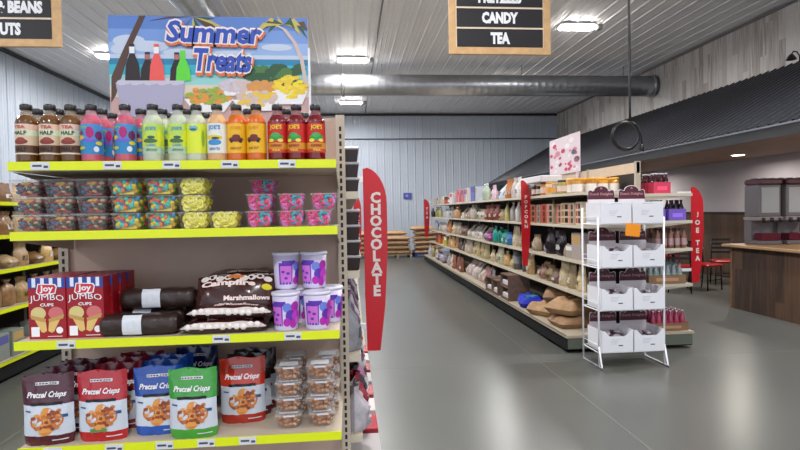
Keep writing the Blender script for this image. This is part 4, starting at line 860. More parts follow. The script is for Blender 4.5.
mb = MB(); mb.rbox(2.56, 2.86, 7.05, 7.95, 0.0, 0.09, 0, 0.01); o = mb.build('storage_tray', M('tray_white', (226, 222, 224), 0.5), loc=(0, 0, LV[0]+0.186), label='long white tray lying on the jars right of the popcorn flag', cat='tray')
T = 'second'
row(LV[1], [
 (427, 434, 'film', (90, 76, 80), 0.26, ('dark bag', 'at the far end'), 0.55), (435, 442, 'bottle', (196, 190, 130), 0.29, ('pale yellow bottle', 'near the far end'), 0.5), (443, 449, 'film', (214, 210, 212), 0.24, ('white bag', 'near the far end'), 0.4), (449, 453, 'film', (206, 200, 200), 0.26, ('pale bag', 'beside the white ones'), 0.4),
 (453, 459, 'tied', (196, 150, 110), 0.27, ('tan tied bag', 'left of the middle'), 0.35), (459, 466, 'lean', (206, 190, 180), 0.24, ('leaning pale bag', 'left of the middle'), 0.32), (466, 471, 'film', (176, 150, 130), 0.22, ('brown bag', 'left of the middle'), 0.32), (471, 476, 'tied', (214, 204, 190), 0.29, ('cream tied bag', 'mid way along'), 0.3),
 (476, 485, 'film', (204, 190, 170), 0.20, ('low cream bag', 'mid way along'), 0.28), (485, 490, 'film', (170, 80, 60), 0.26, ('red brown bag', 'mid way along'), 0.28), (490, 498, 'film', (140, 70, 56), 0.27, ('brown red bag', 'left of the bottles'), 0.26), (499, 502, 'film', (200, 170, 140), 0.18, ('tan low bag', 'left of the yellow bottle'), 0.26),
 (502, 508, 'bottle', (206, 202, 130), 0.28, ('pale yellow bottle', 'left of the white jugs'), 0.25), (508, 513, 'jug', (230, 228, 222), 0.29, ('white jug', 'second left of the popcorn flag'), 0.25), (513, 520, 'jug', (232, 230, 226), 0.30, ('white jug', 'directly left of the popcorn flag'), 0.25),
 (532, 537, 'carton', (226, 120, 70), 0.24, ('orange window carton', 'right of the popcorn flag'), 0.25), (537, 543, 'carton', (206, 190, 160), 0.24, ('cream window carton', 'beside the orange one'), 0.25), (543, 549, 'carton', (206, 90, 70), 0.24, ('red window carton', 'third from the popcorn flag'), 0.25),
 (549, 556, 'carton', (200, 180, 150), 0.24, ('cream window carton', 'fourth from the popcorn flag'), 0.25), (556, 563, 'carton', (196, 150, 130), 0.24, ('pinkish window carton', 'fifth from the popcorn flag'), 0.25), (563, 570, 'carton', (204, 188, 156), 0.24, ('cream window carton', 'sixth from the popcorn flag'), 0.25),
 (570, 577, 'carton', (198, 180, 150), 0.24, ('cream window carton', 'second from the wire rack'), 0.25), (577, 584, 'carton', (206, 190, 164), 0.24, ('cream window carton', 'nearest the wire rack'), 0.25)], T)
T = 'third'
row(LV[2], [
 (426, 438, 'film', (200, 204, 212), 0.27, ('white bag', 'at the far end'), 0.5), (439, 446, 'film', (206, 190, 186), 0.24, ('pale pink bag', 'near the far end'), 0.45), (446, 452, 'bag', (214, 130, 70), 0.30, ('orange bag', 'near the far end'), 0.4), (453, 460, 'film', (206, 188, 160), 0.28, ('cream bag', 'left of the middle'), 0.35),
 (460, 466, 'film', (150, 120, 100), 0.22, ('brown bag', 'left of the middle'), 0.35), (466, 473, 'lean', (214, 206, 204), 0.25, ('leaning white bag', 'mid way along'), 0.3), (473, 480, 'lean', (206, 196, 192), 0.25, ('leaning pale bag', 'mid way along'), 0.3), (480, 486, 'lean', (196, 186, 184), 0.23, ('leaning grey white bag', 'left of the purple ones'), 0.28),
 (486, 493, 'loafbag', (180, 90, 160), 0.15, ('purple bag', 'left of the teal ones'), 0.3), (494, 501, 'tied', (30, 150, 140), 0.27, ('teal tied bag', 'left of the blue one'), 0.3), (501, 506, 'film', (30, 170, 150), 0.24, ('teal bag', 'beside the blue one'), 0.28), (506, 511, 'film', (70, 140, 206), 0.20, ('blue bag', 'left of the tall cream ones'), 0.25),
 (511, 517, 'bag', (210, 192, 156), 0.30, ('tall cream bag', 'second left of the flag'), 0.28), (517, 524, 'bag', (206, 186, 148), 0.29, ('tall cream bag', 'directly left of the flag'), 0.28), (533, 539, 'film', (190, 160, 130), 0.22, ('tan bag', 'right of the flag'), 0.25), (539, 546, 'lean', (176, 170, 190), 0.27, ('lavender grey bag', 'leaning right of the flag'), 0.25),
 (546, 554, 'film', (40, 34, 40), 0.30, ('black bag', 'left of the darkest gap'), 0.25), (554, 563, 'film', (32, 28, 34), 0.32, ('black bag', 'in the middle of the dark area'), 0.28), (563, 568, 'tied', (190, 170, 150), 0.15, ('small cream pack', 'left of the tall pale carton'), 0.15), (568, 574, 'box', (206, 196, 184), 0.14, ('low cream box', 'beside the tall pale carton'), 0.2), (575, 584, 'box', (196, 186, 178), 0.30, ('tall pale carton', 'nearest the wire rack'), 0.25)], T)
T = 'fourth'
row(LV[3], [
 (424, 434, 'film', (206, 206, 212), 0.26, ('white bag', 'at the far end'), 0.55), (436, 442, 'box', (214, 110, 60), 0.24, ('orange carton', 'near the far end'), 0.45), (443, 448, 'box', (210, 190, 80), 0.22, ('yellow carton', 'near the far end'), 0.45), (449, 457, 'bag', (206, 160, 110), 0.30, ('tan bag', 'left of the middle'), 0.4),
 (458, 465, 'film', (110, 90, 84), 0.26, ('dark brown bag', 'left of the middle'), 0.35), (465, 473, 'film', (200, 180, 160), 0.28, ('cream bag', 'left of the big ones'), 0.35), (473, 480, 'bag', (206, 190, 140), 0.35, ('big cream bag', 'mid way along'), 0.38), (481, 489, 'bag', (196, 180, 130), 0.35, ('big yellowish bag', 'mid way along'), 0.38),
 (490, 495, 'film', (206, 190, 160), 0.20, ('low tan bag', 'beside the big ones'), 0.3), (496, 503, 'film', (214, 204, 170), 0.30, ('pale yellow bag', 'left of the grey canisters'), 0.28), (503, 508, 'tied', (206, 170, 120), 0.22, ('tan tied bag', 'left of the grey canisters'), 0.26), (509, 513, 'film', (210, 190, 110), 0.18, ('yellow bag', 'touching the grey canister'), 0.2),
 (513, 519, 'canister', (100, 104, 108), 0.31, ('dark grey canister', 'second left of the flag tip'), 0.3), (519, 526, 'canister', (90, 94, 100), 0.32, ('dark grey canister', 'directly left of the flag tip'), 0.3), (527, 532, 'film', (200, 170, 120), 0.28, ('tan bag', 'under the flag tip'), 0.25), (532, 539, 'lean', (206, 180, 140), 0.19, ('leaning cream bag', 'right of the flag tip'), 0.25),
 (540, 546, 'film', (160, 120, 104), 0.18, ('small brown bag', 'left of the tan green one'), 0.25), (546, 553, 'film', (170, 150, 100), 0.19, ('tan green bag', 'mid right'), 0.25), (553, 560, 'film', (130, 100, 84), 0.17, ('brown bag', 'left of the tall cream ones'), 0.25), (560, 567, 'bag', (216, 194, 150), 0.29, ('tall cream bag', 'third from the wire rack'), 0.25), (567, 575, 'bag', (206, 184, 140), 0.28, ('tall cream bag', 'second from the wire rack'), 0.25), (576, 584, 'bag', (210, 190, 150), 0.27, ('tall cream bag', 'nearest the wire rack'), 0.25)], T)
T = 'lowest'
row(0.196, [
 (421, 431, 'film', (200, 206, 214), 0.32, ('clear white bag', 'at the far end'), 0.6), (431, 437, 'tied', (206, 190, 150), 0.34, ('cream tied bag', 'near the far end'), 0.5), (437, 446, 'loafbag', (190, 176, 200), 0.17, ('lavender lying bag', 'near the far end'), 0.5), (447, 452, 'film', (204, 196, 190), 0.28, ('pale bag', 'left of the brown one'), 0.4),
 (453, 463, 'bag', (150, 96, 72), 0.38, ('brown bag', 'left of the middle'), 0.45), (463, 469, 'lean', (206, 186, 176), 0.28, ('leaning pale packet', 'left of the middle'), 0.33), (469, 476, 'lean', (196, 180, 176), 0.28, ('leaning grey packet', 'mid way along'), 0.33), (476, 483, 'lean', (200, 176, 160), 0.26, ('leaning tan packet', 'left of the crates'), 0.33),
 (484, 490, 'film', (186, 140, 134), 0.30, ('pinkish bag', 'left of the small crates'), 0.35), (490, 495, 'film', (206, 200, 214), 0.34, ('lavender white bag', 'left of the small crates'), 0.33)], T, X=2.5)
# wooden crates
def crate(w, d, h, tiers):
    def mkr():
        t = thing('wooden_crate', '', 'crate'); WD = M('crate_wood', (112, 88, 76), 0.6, noise=0.2, nscale=18); mb = MB(); b = 0.014
        mb.box(-d/2, d/2, -w/2, -w/2+b, 0, h); mb.box(-d/2, d/2, w/2-b, w/2, 0, h); mb.box(d/2-b, d/2, -w/2+b, w/2-b, 0, h)
        for k in range(tiers+1): mb.box(-d/2, d/2-b, -w/2+b, w/2-b, (h-b)*k/tiers, (h-b)*k/tiers+b)
        mb.build('crate_frame', WD, t)
        for k in range(tiers): mb = MB(); mb.box(-d/2-0.004, -d/2+0.006, -w/2+b, w/2-b, h*k/tiers+b+0.002, h*k/tiers+0.045); mb.build('front_rail', WD, t)
        for k in range(tiers): mb = MB(); mb.rbox(-d/2+0.02, d/2-0.05, -w/2+0.04, w/2-0.04, h*k/tiers+b+0.002, h*k/tiers+0.10, 0, 0.01); mb.build('paper_packet', M('packet_white', (206, 200, 204), 0.5), t)
        return t
    return mkr
use('cr1', crate(0.34, 0.26, 0.24, 1), (2.50, 8.75, 0.1965), 0.0, 'low dark wooden crate with white packets on the lowest shelf')
use('cr1', None, (2.50, 9.15, 0.1965), 0.05, 'low dark wooden crate, the farther of two on the lowest shelf')
use('cr2', crate(0.42, 0.34, 0.395, 2), (2.55, 8.22, 0.1965), 0.0, 'tall two tier wooden crate beside the blue bag on the lowest shelf')
def lying(L, Wd, Hh, col, seed, loc, rz, label, band=None, nm='burlap_sack', group=None, cat='sack'):
    t = thing(nm, label, cat, loc, rz, group); mb = MB(); f = pillow(mb, L, Wd, Hh, seed, 0, 24, 16, 0.22, 4.2)
    mb.build('sack_body', M('sack_cloth', col, 0.75, noise=0.14, nscale=16, bump=0.5), t)
    if band:
        mb = MB()
        if band == 'plain': R4 = [(-0.3, -0.35), (0.25, -0.35), (0.25, 0.35), (-0.3, 0.35)]; mc = (92, 66, 52)
        else: R4 = [(-0.5, -0.5), (0.0, -0.5), (0.0, 0.5), (-0.5, 0.5)]; mc = band
        (u0, v0), (u1, _), (_, v1), _ = R4
        n = 6; mb.add([f(u0+(u1-u0)*i/n, v0+(v1-v0)*j/n, 0.003) for j in range(n+1) for i in range(n+1)], [(j*(n+1)+i, j*(n+1)+i+1, (j+1)*(n+1)+i+1, (j+1)*(n+1)+i) for j in range(n) for i in range(n)], 0, True)
        mb.build('printed_patch', M('sack_print', mc, 0.6, noise=0.2, nscale=20), t)
    mb = MB(); mb.tube([f(s*0.985, v, 0.002) for s in (1,) for v in (-0.9, -0.45, 0, 0.45, 0.9)], 0.005, 5); mb.build('stitched_seam', M('sack_thread', (206, 190, 160), 0.7), t)
    return t
KR = (164, 130, 94)
lying(0.52, 0.36, 0.15, (24, 40, 170), 3, (2.60, 7.62, 0.197), 1.35, 'bright blue bag with green print lying on the lowest shelf', band=(40, 130, 90), nm='feed_bag', cat='bag')
lying(0.74, 0.44, 0.17, KR, 11, (2.74, 7.02, 0.197), 0.5, 'kraft sack lying on the lowest shelf beside the blue bag', band='plain', group='big sacks on the lowest shelf')
lying(0.70, 0.40, 0.13, (150, 116, 84), 12, (2.74, 6.24, 0.197), 0.1, 'flattest kraft sack, under the front one, nearest the wire rack', group='big sacks on the lowest shelf')
lying(0.72, 0.42, 0.17, KR, 14, (2.72, 6.34, 0.34), 0.55, 'kraft sack on top at the near end of the lowest shelf', band='plain', group='big sacks on the lowest shelf')
lying(0.70, 0.38, 0.15, (140, 108, 80), 15, (2.78, 7.0, 0.392), 1.1, 'darker kraft sack lying on the sack beside the blue bag', group='big sacks on the lowest shelf')
# poster standing on the gondola spine
o = thing('poster', 'upright white and red food poster standing on top of the long shelf run', 'poster', (3.16, 7.72, 1.995))
mb = MB(); mb.box(-0.004, 0.004, -0.56, 0.56, 0.11, 0.66); mb.box(-0.02, 0.012, -0.5, -0.46, 0.0, 0.11); mb.box(-0.02, 0.012, 0.46, 0.5, 0.0, 0.11); mb.build('board', M('poster_white', (222, 206, 212), 0.4), o)
mb = MB(); rr = random.Random(4)
for i in range(34):
    y, z = rr.uniform(-0.48, 0.48), rr.uniform(0.16, 0.61); a = rr.uniform(0.03, 0.10); mb.flat(disc(y, z, a, a*0.45, 8, i), lambda p, q, i=i: (-0.0048-0.0001*i, p, q), rr.choice([0, 0, 1, 2, 3]))
mb.build('printed_picture', [M('poster_ink', c, 0.4) for c in ((200, 60, 90), (236, 226, 228), (90, 80, 90), (206, 130, 150))], o)
mb = MB(); mb.rbox(0.62, 1.0, -0.1, 0.1, 0, 0.1)
# ------------------------------------------------------------------ hanging flags
def flag(word, x0, w, Y, z0, z1, label, letter=0.056, start=0.11, step=0.078, arm=-1, chars=None, al=0.05):
    t = thing('aisle_flag', label, 'sign', (x0, Y, z0)); H = z1-z0; n = 14; mb = MB()
    L = [(0.0, H-0.012), (0.0, H*0.3), (0.010, 0)]; Rr = [(w*0.62, 0), (w*0.86, H*0.25), (w, H*0.55), (w, H*0.80)]+[(w*math.cos(a)*1.0, H*0.80+H*0.20*math.sin(a)) for a in [i*PI/2/8 for i in range(1, 8)]]
    mb.prism(L+Rr, lambda a, b, q: (a, q, b), -0.002, 0.002); mb.build('blade', RED, t)
    mb = MB(); z = H-start
    for ch in (chars or word):
        if ch != ' ': text(mb, ch, lambda x, y: (x, -0.0028, y), w*0.52, z, H=letter, bold=0.045, W=None)
        z -= step*(0.6 if ch == ' ' else 1)
    mb.build('lettering', M('flag_white', (226, 216, 212), 0.4), t)
    mb = MB(); mb.box(-al if arm < 0 else w, 0.0 if arm < 0 else w+al, -0.004, 0.004, H*0.92, H*0.95); mb.build('bracket', WHITE, t)
    mb = MB(); mb.box(-al if arm < 0 else w, 0.0 if arm < 0 else w+al, -0.004, 0.004, H*0.12, H*0.15); mb.build('bracket', WHITE, t); return t
flag('CHOCOLATE', 0.088, 0.150, 3.45, 0.708, 1.885, 'large red flag reading chocolate beside the yellow edged shelves', letter=0.072, start=0.195, step=0.0745)
flag('COCOA', 0.062, 0.12, 8.6, 0.70, 1.885, 'small far red flag half hidden behind the chocolate flag', letter=0.06, start=0.26, step=0.09)
flag('POPCORN', 2.40, 0.135, 7.4, 0.80, 2.01, 'red flag reading popcorn on the long right shelf run', letter=0.050, start=0.24, step=0.069, arm=1)
flag('TEA', 2.27, 0.17, 16.4, 0.80, 1.96, 'farthest red flag at the back end of the long shelf run', letter=0.08, start=0.3, step=0.13, arm=1)
flag('JOE TEA', 3.99, 0.155, 6.0, 0.70, 1.83, 'red flag reading joe tea right of the white wire rack', letter=0.060, start=0.33, step=0.092, al=0.165)
# ------------------------------------------------------------------ goods on the left side-aisle shelves
LX = LGX+0.55
sh_n = {1.76: 'top', 1.43: 'second', 1.09: 'third', 0.70: 'fourth', 0.195: 'lowest'}
order = ['first from the near end', 'second along', 'third along', 'fourth along', 'fifth along', 'sixth along', 'seventh along', 'eighth along', 'ninth along', 'farthest one']
BR = [(186, 146, 92), (206, 170, 110), (170, 126, 80), (196, 160, 120), (214, 186, 140), (150, 110, 74)]
for z, hh in ((1.76, 0.20), (1.43, 0.24), (1.09, 0.25), (0.70, 0.27), (0.195, 0.26)):
    for k in range(10):
        y = 5.15+0.245*k; c = BR[(k*5+int(z*100)) % 6]; s = R.randrange(9999)
        kind = {1.76: ['bag', 'film', 'film'], 1.43: ['film', 'bag', 'tied'], 1.09: ['film', 'loafbag', 'film', 'loafbag'], 0.70: ['tied', 'film', 'tied'], 0.195: ['box', 'loafbag', 'box']}[z]
        kd = kind[k % len(kind)]; ln = {'bag': 'kraft paper bag', 'film': 'clear bag of bakery goods', 'tied': 'tied bag of rolls', 'loafbag': 'bread bag lying flat', 'box': 'pale greenish carton'}[kd]
        if kd == 'box': c = (170, 180, 170)
        if kd == 'tied' and z == 0.70: c = (180, 140, 92)
        h = hh if kd != 'loafbag' else 0.13
        goods(kd, 0.21, 0.20 if kd in ('loafbag', 'box') else 0.13, h, c, s, (LX-0.13-(0.05 if kd == 'loafbag' else 0), y, z+0.001), PI+R.uniform(-0.15, 0.15), '%s on the left run, %s shelf, %s' % (ln, sh_n[z], order[k]), 'baked goods on the left run, %s shelf' % sh_n[z])
# ------------------------------------------------------------------ goods on the aisle side of the middle run
def clam():
    t = thing('clear_tub', '', 'tub'); w, d, h = 0.12, 0.13, 0.07; mb = MB()
    mb.add([(-d/2*.9, -w/2*.9, 0), (d/2*.9, -w/2*.9, 0), (d/2*.9, w/2*.9, 0), (-d/2*.9, w/2*.9, 0), (-d/2, -w/2, h*.8), (d/2, -w/2, h*.8), (d/2, w/2, h*.8), (-d/2, w/2, h*.8)], [(3, 2, 1, 0)]+[(i, (i+1) % 4, (i+1) % 4+4, i+4) for i in range(4)]); mb.build('container', M('dark_tray', (40, 22, 20), 0.3), t)
    mb = MB(); mb.rbox(-d/2-0.004, d/2+0.004, -w/2-0.004, w/2+0.004, h*0.81, h-0.001, 0, 0.004); mb.build('lid', M('frosted_lid', (206, 204, 208), 0.25, alpha=0.65), t)
    mb = MB(); mb.rbox(-d/2*.90, d/2*.90, -w/2*.90, w/2*.90, 0.003, h*0.79, 0, 0.006); mb.build('filling', M('chocolate', (62, 26, 24), 0.5, noise=0.4, nscale=60), t)
    return t
MX = MGX+0.635
for j in range(4):
    for k in range(3 if j else 3):
        use('clam', clam, (MX-0.055, 2.56+0.16*j, 1.6905+0.071*k), 0, 'clear tub of chocolate pieces, %s of the %s stack on the highest middle shelf' % (['bottom', 'middle', 'top'][k], ['first', 'second', 'third', 'fourth'][j]), 'chocolate tubs on the middle run')
    for k in range(4):
        use('clam', clam, (MX-0.055, 2.56+0.16*j, 1.3305+0.0712*k), 0, 'clear tub of dark chocolate, %s of the %s stack on the second middle shelf' % (['bottom', 'second', 'third', 'top'][k], ['first', 'second', 'third', 'fourth'][j]), 'chocolate tubs on the middle run')
MC = [(190, 186, 196), (150, 120, 160), (206, 202, 206), (120, 100, 110), (176, 140, 190), (90, 84, 96), (200, 196, 200)]
nth = ['nearest', 'second', 'third', 'fourth', 'fifth', 'sixth', 'seventh', 'eighth', 'ninth', 'tenth', 'eleventh', 'twelfth']
for k in range(10):
    goods('film', 0.15, 0.12, 0.25, MC[k % 7], 200+k, (MX-0.06, 2.56+0.17*k, 0.951), PI, 'clear sweets bag, %s from the near end, third shelf of the middle run' % nth[k], 'sweets bags on the middle run third shelf')
MD = [(150, 100, 150), (40, 36, 42), (206, 200, 206), (176, 60, 80), (60, 56, 62), (210, 150, 190), (190, 186, 190)]
for k in range(10):
    goods('film', 0.15, 0.13, 0.21, MD[(k+2) % 7], 300+k, (MX-0.03, 2.55+0.17*k, 0.581), PI, 'coloured sweets bag, %s from the near end, fourth shelf of the middle run' % nth[k], 'sweets bags on the middle run fourth shelf')
for k in range(8):
    goods('box', 0.2, 0.16, 0.28, (196, 60, 70) if k % 2 else (216, 206, 206), 400+k, (MGX+0.645, 2.62+0.26*k, 0.196), PI, '%s carton, %s from the near end, lowest middle shelf' % ('red' if k % 2 else 'white', nth[k]), 'cartons on the middle run lowest shelf')
for k in range(10):
    if k < 8: goods('tied', 0.18, 0.14, 0.22, BR[k % 6], 500+k, (MX-0.07, 3.35+0.5*k, 1.691), PI, 'tan tied bag, %s beyond the chocolate tubs, highest middle shelf' % nth[k], 'tied bags on the middle run')
    if k < 8: goods('film', 0.2, 0.12, 0.24, MC[(k*3) % 7], 520+k, (MX-0.07, 3.35+0.5*k, 1.331), PI, 'pale sweets bag, %s beyond the dark chocolate, second middle shelf' % nth[k], 'sweets bags beyond the chocolate')
# ------------------------------------------------------------------ drinks on the right side of the long run
RX = GX+0.62
def soda(body, capc, lab, name, h=0.23, r=0.031):
    def mkr():
        t = thing('soda_bottle', '', 'bottle'); mb = MB(); mb.lathe([(r*0.9, 0), (r, 0.005), (r, h*0.55), (r*0.8, h*0.68), (r*0.42, h*0.84), (r*0.38, h*0.94)], seg=14); mb.build('glass', M('soda_'+name, body, 0.08, coat=0.5, alpha=0.92), t)
        mb = MB(); mb.lathe([(r*0.45, h*0.942), (r*0.45, h)], seg=12); mb.build('cap', M('soda_cap', capc, 0.35), t)
        mb = MB(); mb.lathe([(r+0.0008, h*0.16), (r+0.0008, h*0.50)], seg=14, caps=False); mb.build('paper_label', M('soda_label', lab, 0.45), t); return t
    return mkr
def carrier(c, nm, L=0.2, Wd=0.135, h=0.13):
    t = thing('drink_carrier', '', 'carton'); mb = MB(); b = 0.002
    mb.box(-L/2, L/2, -Wd/2, -Wd/2+b, 0, h); mb.box(-L/2, L/2, Wd/2-b, Wd/2, 0, h); mb.box(-L/2, -L/2+b, -Wd/2+b, Wd/2-b, 0, h); mb.box(L/2-b, L/2, -Wd/2+b, Wd/2-b, 0, h); mb.box(-L/2+b, L/2-b, -Wd/2+b, Wd/2-b, 0, b); mb.build('carton', M('carrier_'+nm, c, 0.5), t)
    mb = MB(); mb.flat([(-L*0.3, h*0.3), (L*0.3, h*0.3), (L*0.3, h*0.65), (-L*0.3, h*0.65)], lambda x, z: (x, -Wd/2-0.001, z))
    mb.build('front_print', M('carrier_print_'+nm, tuple(min(255, int(v*1.25+12)) for v in c), 0.5), t); return t
colr = ['first', 'second', 'third', 'fourth', 'fifth', 'sixth']
def pack(z, x, y, cname, ccol, bottle, bname, where, nx=3, ny=2, cw_=0.2, cd=0.135, ch=0.13, bh=0.23, step=0.064):
    use('c'+cname, lambda: carrier(ccol, cname, cw_, cd, ch), (x, y, z+0.001), 0, '%s drinks carrier %s' % (cname, where))
    for j in range(ny):
        for i in range(nx):
            use('s'+bname, bottle, (x-(nx-1)*step/2+step*i, y-(ny-1)*step/2+step*j, z+0.0035), 0, '%s bottle in the %s carrier %s, %s, %s row' % (bname, cname, where, colr[i], ['front', 'back', 'third', 'fourth', 'fifth'][j]), '%s bottles in the carrier %s' % (bname, where))
DKB = soda((60, 14, 24), (210, 206, 210), (206, 60, 90), 'dark'); CLB = soda((150, 160, 164), (60, 110, 110), (150, 190, 180), 'clear', 0.22); PKB = soda((176, 70, 100), (220, 212, 220), (190, 60, 100), 'pink', 0.22); ORB = soda((140, 96, 84), (50, 48, 52), (170, 140, 140), 'amber', 0.22); PUB = soda((34, 22, 40), (40, 34, 44), (110, 80, 180), 'grape')
pack(1.745, 3.50, 5.84, 'pink', (206, 60, 90), DKB, 'dark red', 'on the top right hand shelf'); pack(1.745, 3.50, 6.02, 'pink', (206, 60, 90), DKB, 'dark red', 'behind the top right hand one')
pack(1.44, 3.68, 5.84, 'purple', (120, 90, 190), PUB, 'grape', 'on the second right hand shelf'); pack(1.44, 3.44, 5.84, 'purple', (120, 90, 190), PUB, 'grape', 'further in on the second shelf')
for i in range(1, 6):
    for j in range(3): use('sam', ORB, (3.38+0.078*i, 5.80+0.08*j, 1.131), 0, 'amber drink bottle, %s from left, %s row, third right hand shelf' % (colr[i], ['front', 'second', 'third'][j]), 'amber bottles on the third right hand shelf')
pack(0.73, 3.55, 5.92, 'kraft', (146, 112, 82), CLB, 'clear', 'on the fourth right hand shelf', 6, 4, 0.44, 0.32, 0.10, 0.22, 0.070)
pack(0.195, 3.58, 5.92, 'brown', (140, 104, 80), PKB, 'pink', 'on the lowest right hand shelf', 6, 4, 0.44, 0.32, 0.09, 0.22, 0.070)
# ------------------------------------------------------------------ white wire display rack
RX0, RX1, RY0, RY1 = 2.445, 3.13, 5.14, 5.50
rk = thing('wire_rack', 'white wire display rack holding white candy boxes in front of the shelf end', 'display rack', (0, 0, 0))
WR = M('white_wire', (240, 240, 244), 0.5)
for x in (RX0, RX1):
    for y in (RY0, RY1):
        mb = MB(); mb.tube([(x, y, 0.02), (x, y, 1.60 if y == RY1 else 1.50)], 0.0095, 8); mb.build('post', WR, rk)
    mb = MB(); mb.tube([(x, RY1, 0.10), (x+0.00, RY1, 0.012), (x, RY0-0.08, 0.012), (x, RY0-0.06, 0.03), (x, RY0, 0.22)], 0.009, 8); mb.build('foot', WR, rk)
RZ = [1.444, 1.012, 0.586, 0.165]
for z in RZ:
    mb = MB(); mb.tube([(RX0, RY0, z-0.012), (RX1, RY0, z-0.012), (RX1, RY1, z-0.012), (RX0, RY1, z-0.012)], 0.008, 6, closed=True)
    for i in range(1, 12): x = RX0+(RX1-RX0)*i/12; mb.tube([(x, RY0, z-0.009), (x, RY1, z-0.009)], 0.003, 5)
    mb.tube([(RX0, RY1, z+0.1), (RX1, RY1, z+0.1)], 0.004, 5)
    for x in (RX0, RX1): mb.tube([(x, RY0, z+0.06), (x, RY1, z+0.06)], 0.004, 5)
    mb.build('wire_shelf', WR, rk)
MAR = M('header_maroon', (72, 18, 34), 0.4)
def dbox(filled):
    def mkr():
        t = thing('display_box', '', 'box'); w, d, h, hs = 0.318, 0.33, 0.215, 0.245; b = 0.003
        WB_ = M('box_board', (228, 228, 234), 0.55); mb = MB()
        low = 0.16 if filled else 0.212
        n = 12
        def top(u): return h if (u < 0.10 or u > 0.90) else h-(h-low)*min(1, min(u-0.10, 0.90-u)/0.12)
        vs = [(-w/2+w*i/n, 0, 0) for i in range(n+1)]+[(-w/2+w*i/n, 0, top(i/n)) for i in range(n+1)]
        vs += [(x, b, z) for x, y, z in vs]; m_ = 2*(n+1)
        mb.add(vs, [(i, i+1, i+n+2, i+n+1) for i in range(n)]+[(m_+i+1, m_+i, m_+i+n+1, m_+i+n+2) for i in range(n)]+[(n+1+i, n+2+i, m_+n+2+i, m_+n+1+i) for i in range(n)])
        mb.box(-w/2, -w/2+b, b, d, 0, h); mb.box(w/2-b, w/2, b, d, 0, h); mb.box(-w/2+b, w/2-b, d-b, d, 0, h); mb.box(-w/2+b, w/2-b, b, d-b, 0, b)
        if not filled: mb.box(-w/2+b, w/2-b, b, d-b, h-b-0.002, h-0.002)
        mb.build('carton', WB_, t)
        mb = MB(); 
        for k in range(4): mb.box(-0.07, 0.02-0.01*k, -0.0012, -0.0002, 0.125-0.014*k, 0.128-0.014*k, 0)
        mb.box(0.01, 0.055, -0.0012, -0.0002, 0.062, 0.072, 1); mb.box(-0.06, 0.06, -0.0012, -0.0002, 0.195, 0.199, 0) if not filled else None
        mb.build('front_print', [M('box_grey_ink', (176, 176, 184), 0.6), M('box_dark_ink', (60, 60, 66), 0.6)], t)
        # header card
        mb = MB(); hz = 0.0
        out = [(-0.155, 0.0), (0.155, 0.0), (0.155, 0.34)]+[(0.155-0.05*i/4, 0.34+0.012*math.sin(i*PI/4)) for i in range(1, 5)]+[(0.085*math.cos(a), 0.345+0.05*math.sin(a)) for a in [PI*i/10 for i in range(0, 11)]]+[(-0.105-0.05*i/4, 0.34+0.012*math.sin((4-i)*PI/4)) for i in range(0, 4)]+[(-0.155, 0.34)]
        yb = d-b-0.012
        zs = 0.0; out = [(x*0.94, z*0.98) for x, z in out]
        mb.prism(out, lambda x, z, q: (x, yb+q, z+b+0.001), 0.0, 0.003, 0)
        inn = [(x*0.95, z*0.985-(0.0)) for x, z in out if z > 0.01]; inn = [(x, z) for x, z in inn]
        inn = [(-0.147, 0.245), (0.147, 0.245)]+[p for p in inn]
        hc = mb.build('header_card', M('header_edge', (206, 196, 200), 0.5), t)
        mb = MB(); mb.flat(inn, lambda x, z: (x, yb-0.0008, z+b))
        mb.build('maroon_print', MAR, hc)
        mb = MB(); text(mb, 'Dutch Delights', lambda x, z: (x, yb-0.0016, z), 0, 0.300, 0.25, 0.034, 0, 0.02); text(mb, 'HOMEMADE CHOCOLATES', lambda x, z: (x, yb-0.0016, z), 0, 0.268, 0.18, 0.009, 0, 0.02) if False else None
        mb.flat([(-0.015, 0.355), (0.015, 0.355), (0, 0.378)], lambda x, z: (x, yb-0.0016, z)); mb.build('lettering', M('header_text', (176, 126, 130), 0.5), hc)
        if filled:
            mb = MB(); rr = random.Random(filled)
            for i in range(12):
                rot = Matrix.Rotation(rr.uniform(0, 3), 3, 'Z') @ Matrix.Rotation(rr.uniform(-0.6, 0.6), 3, 'X')
                mb.ell((rr.uniform(-0.10, 0.10), rr.uniform(0.06, 0.24), rr.uniform(0.12, 0.165)), 0.045, 0.03, 0.02, i % 2, 8, 5, rot)
            mb.box(-w/2+0.01, w/2-0.01, 0.01, d-0.02, 0.006, 0.11, 0)
            mb.build('wrapped_candy', [M('candy_film', (60, 44, 50), 0.3), M('candy_film_pale', (150, 140, 150), 0.25)], t)
        return t
    return mkr
for k, z in enumerate(RZ):
    for i, x in enumerate((RX0+0.180, RX1-0.172)):
        use('db%d' % (k and 1+i), dbox(0 if k == 0 else 5+i), (x, RY0-0.03 if k else RY0-0.015, z-0.004), 0, 'white candy display box with maroon header, %s, %s level of the wire rack' % (['left', 'right'][i], ['top', 'second', 'third', 'bottom'][k]), 'candy display boxes on the wire rack')
p = onY(633, 230, 5.08); mb = MB(); n = 40
star = [(0.075*(1+0.07*(1 if i % 2 else -1))*max(-1, min(1, 1.35*math.cos(2*PI*i/n))), 0.062*(1+0.07*(1 if i % 2 else -1))*max(-1, min(1, 1.35*math.sin(2*PI*i/n)))) for i in range(n)]
mb.prism(star, lambda x, z, q: (x+0.12*z, q, z-0.12*x), 0, 0.002)
o = mb.build('price_note', M('note_orange', (240, 146, 20), 0.5), label='bright orange scalloped note hanging on the front of the wire rack', cat='note', loc=(p.x, p.y, p.z))
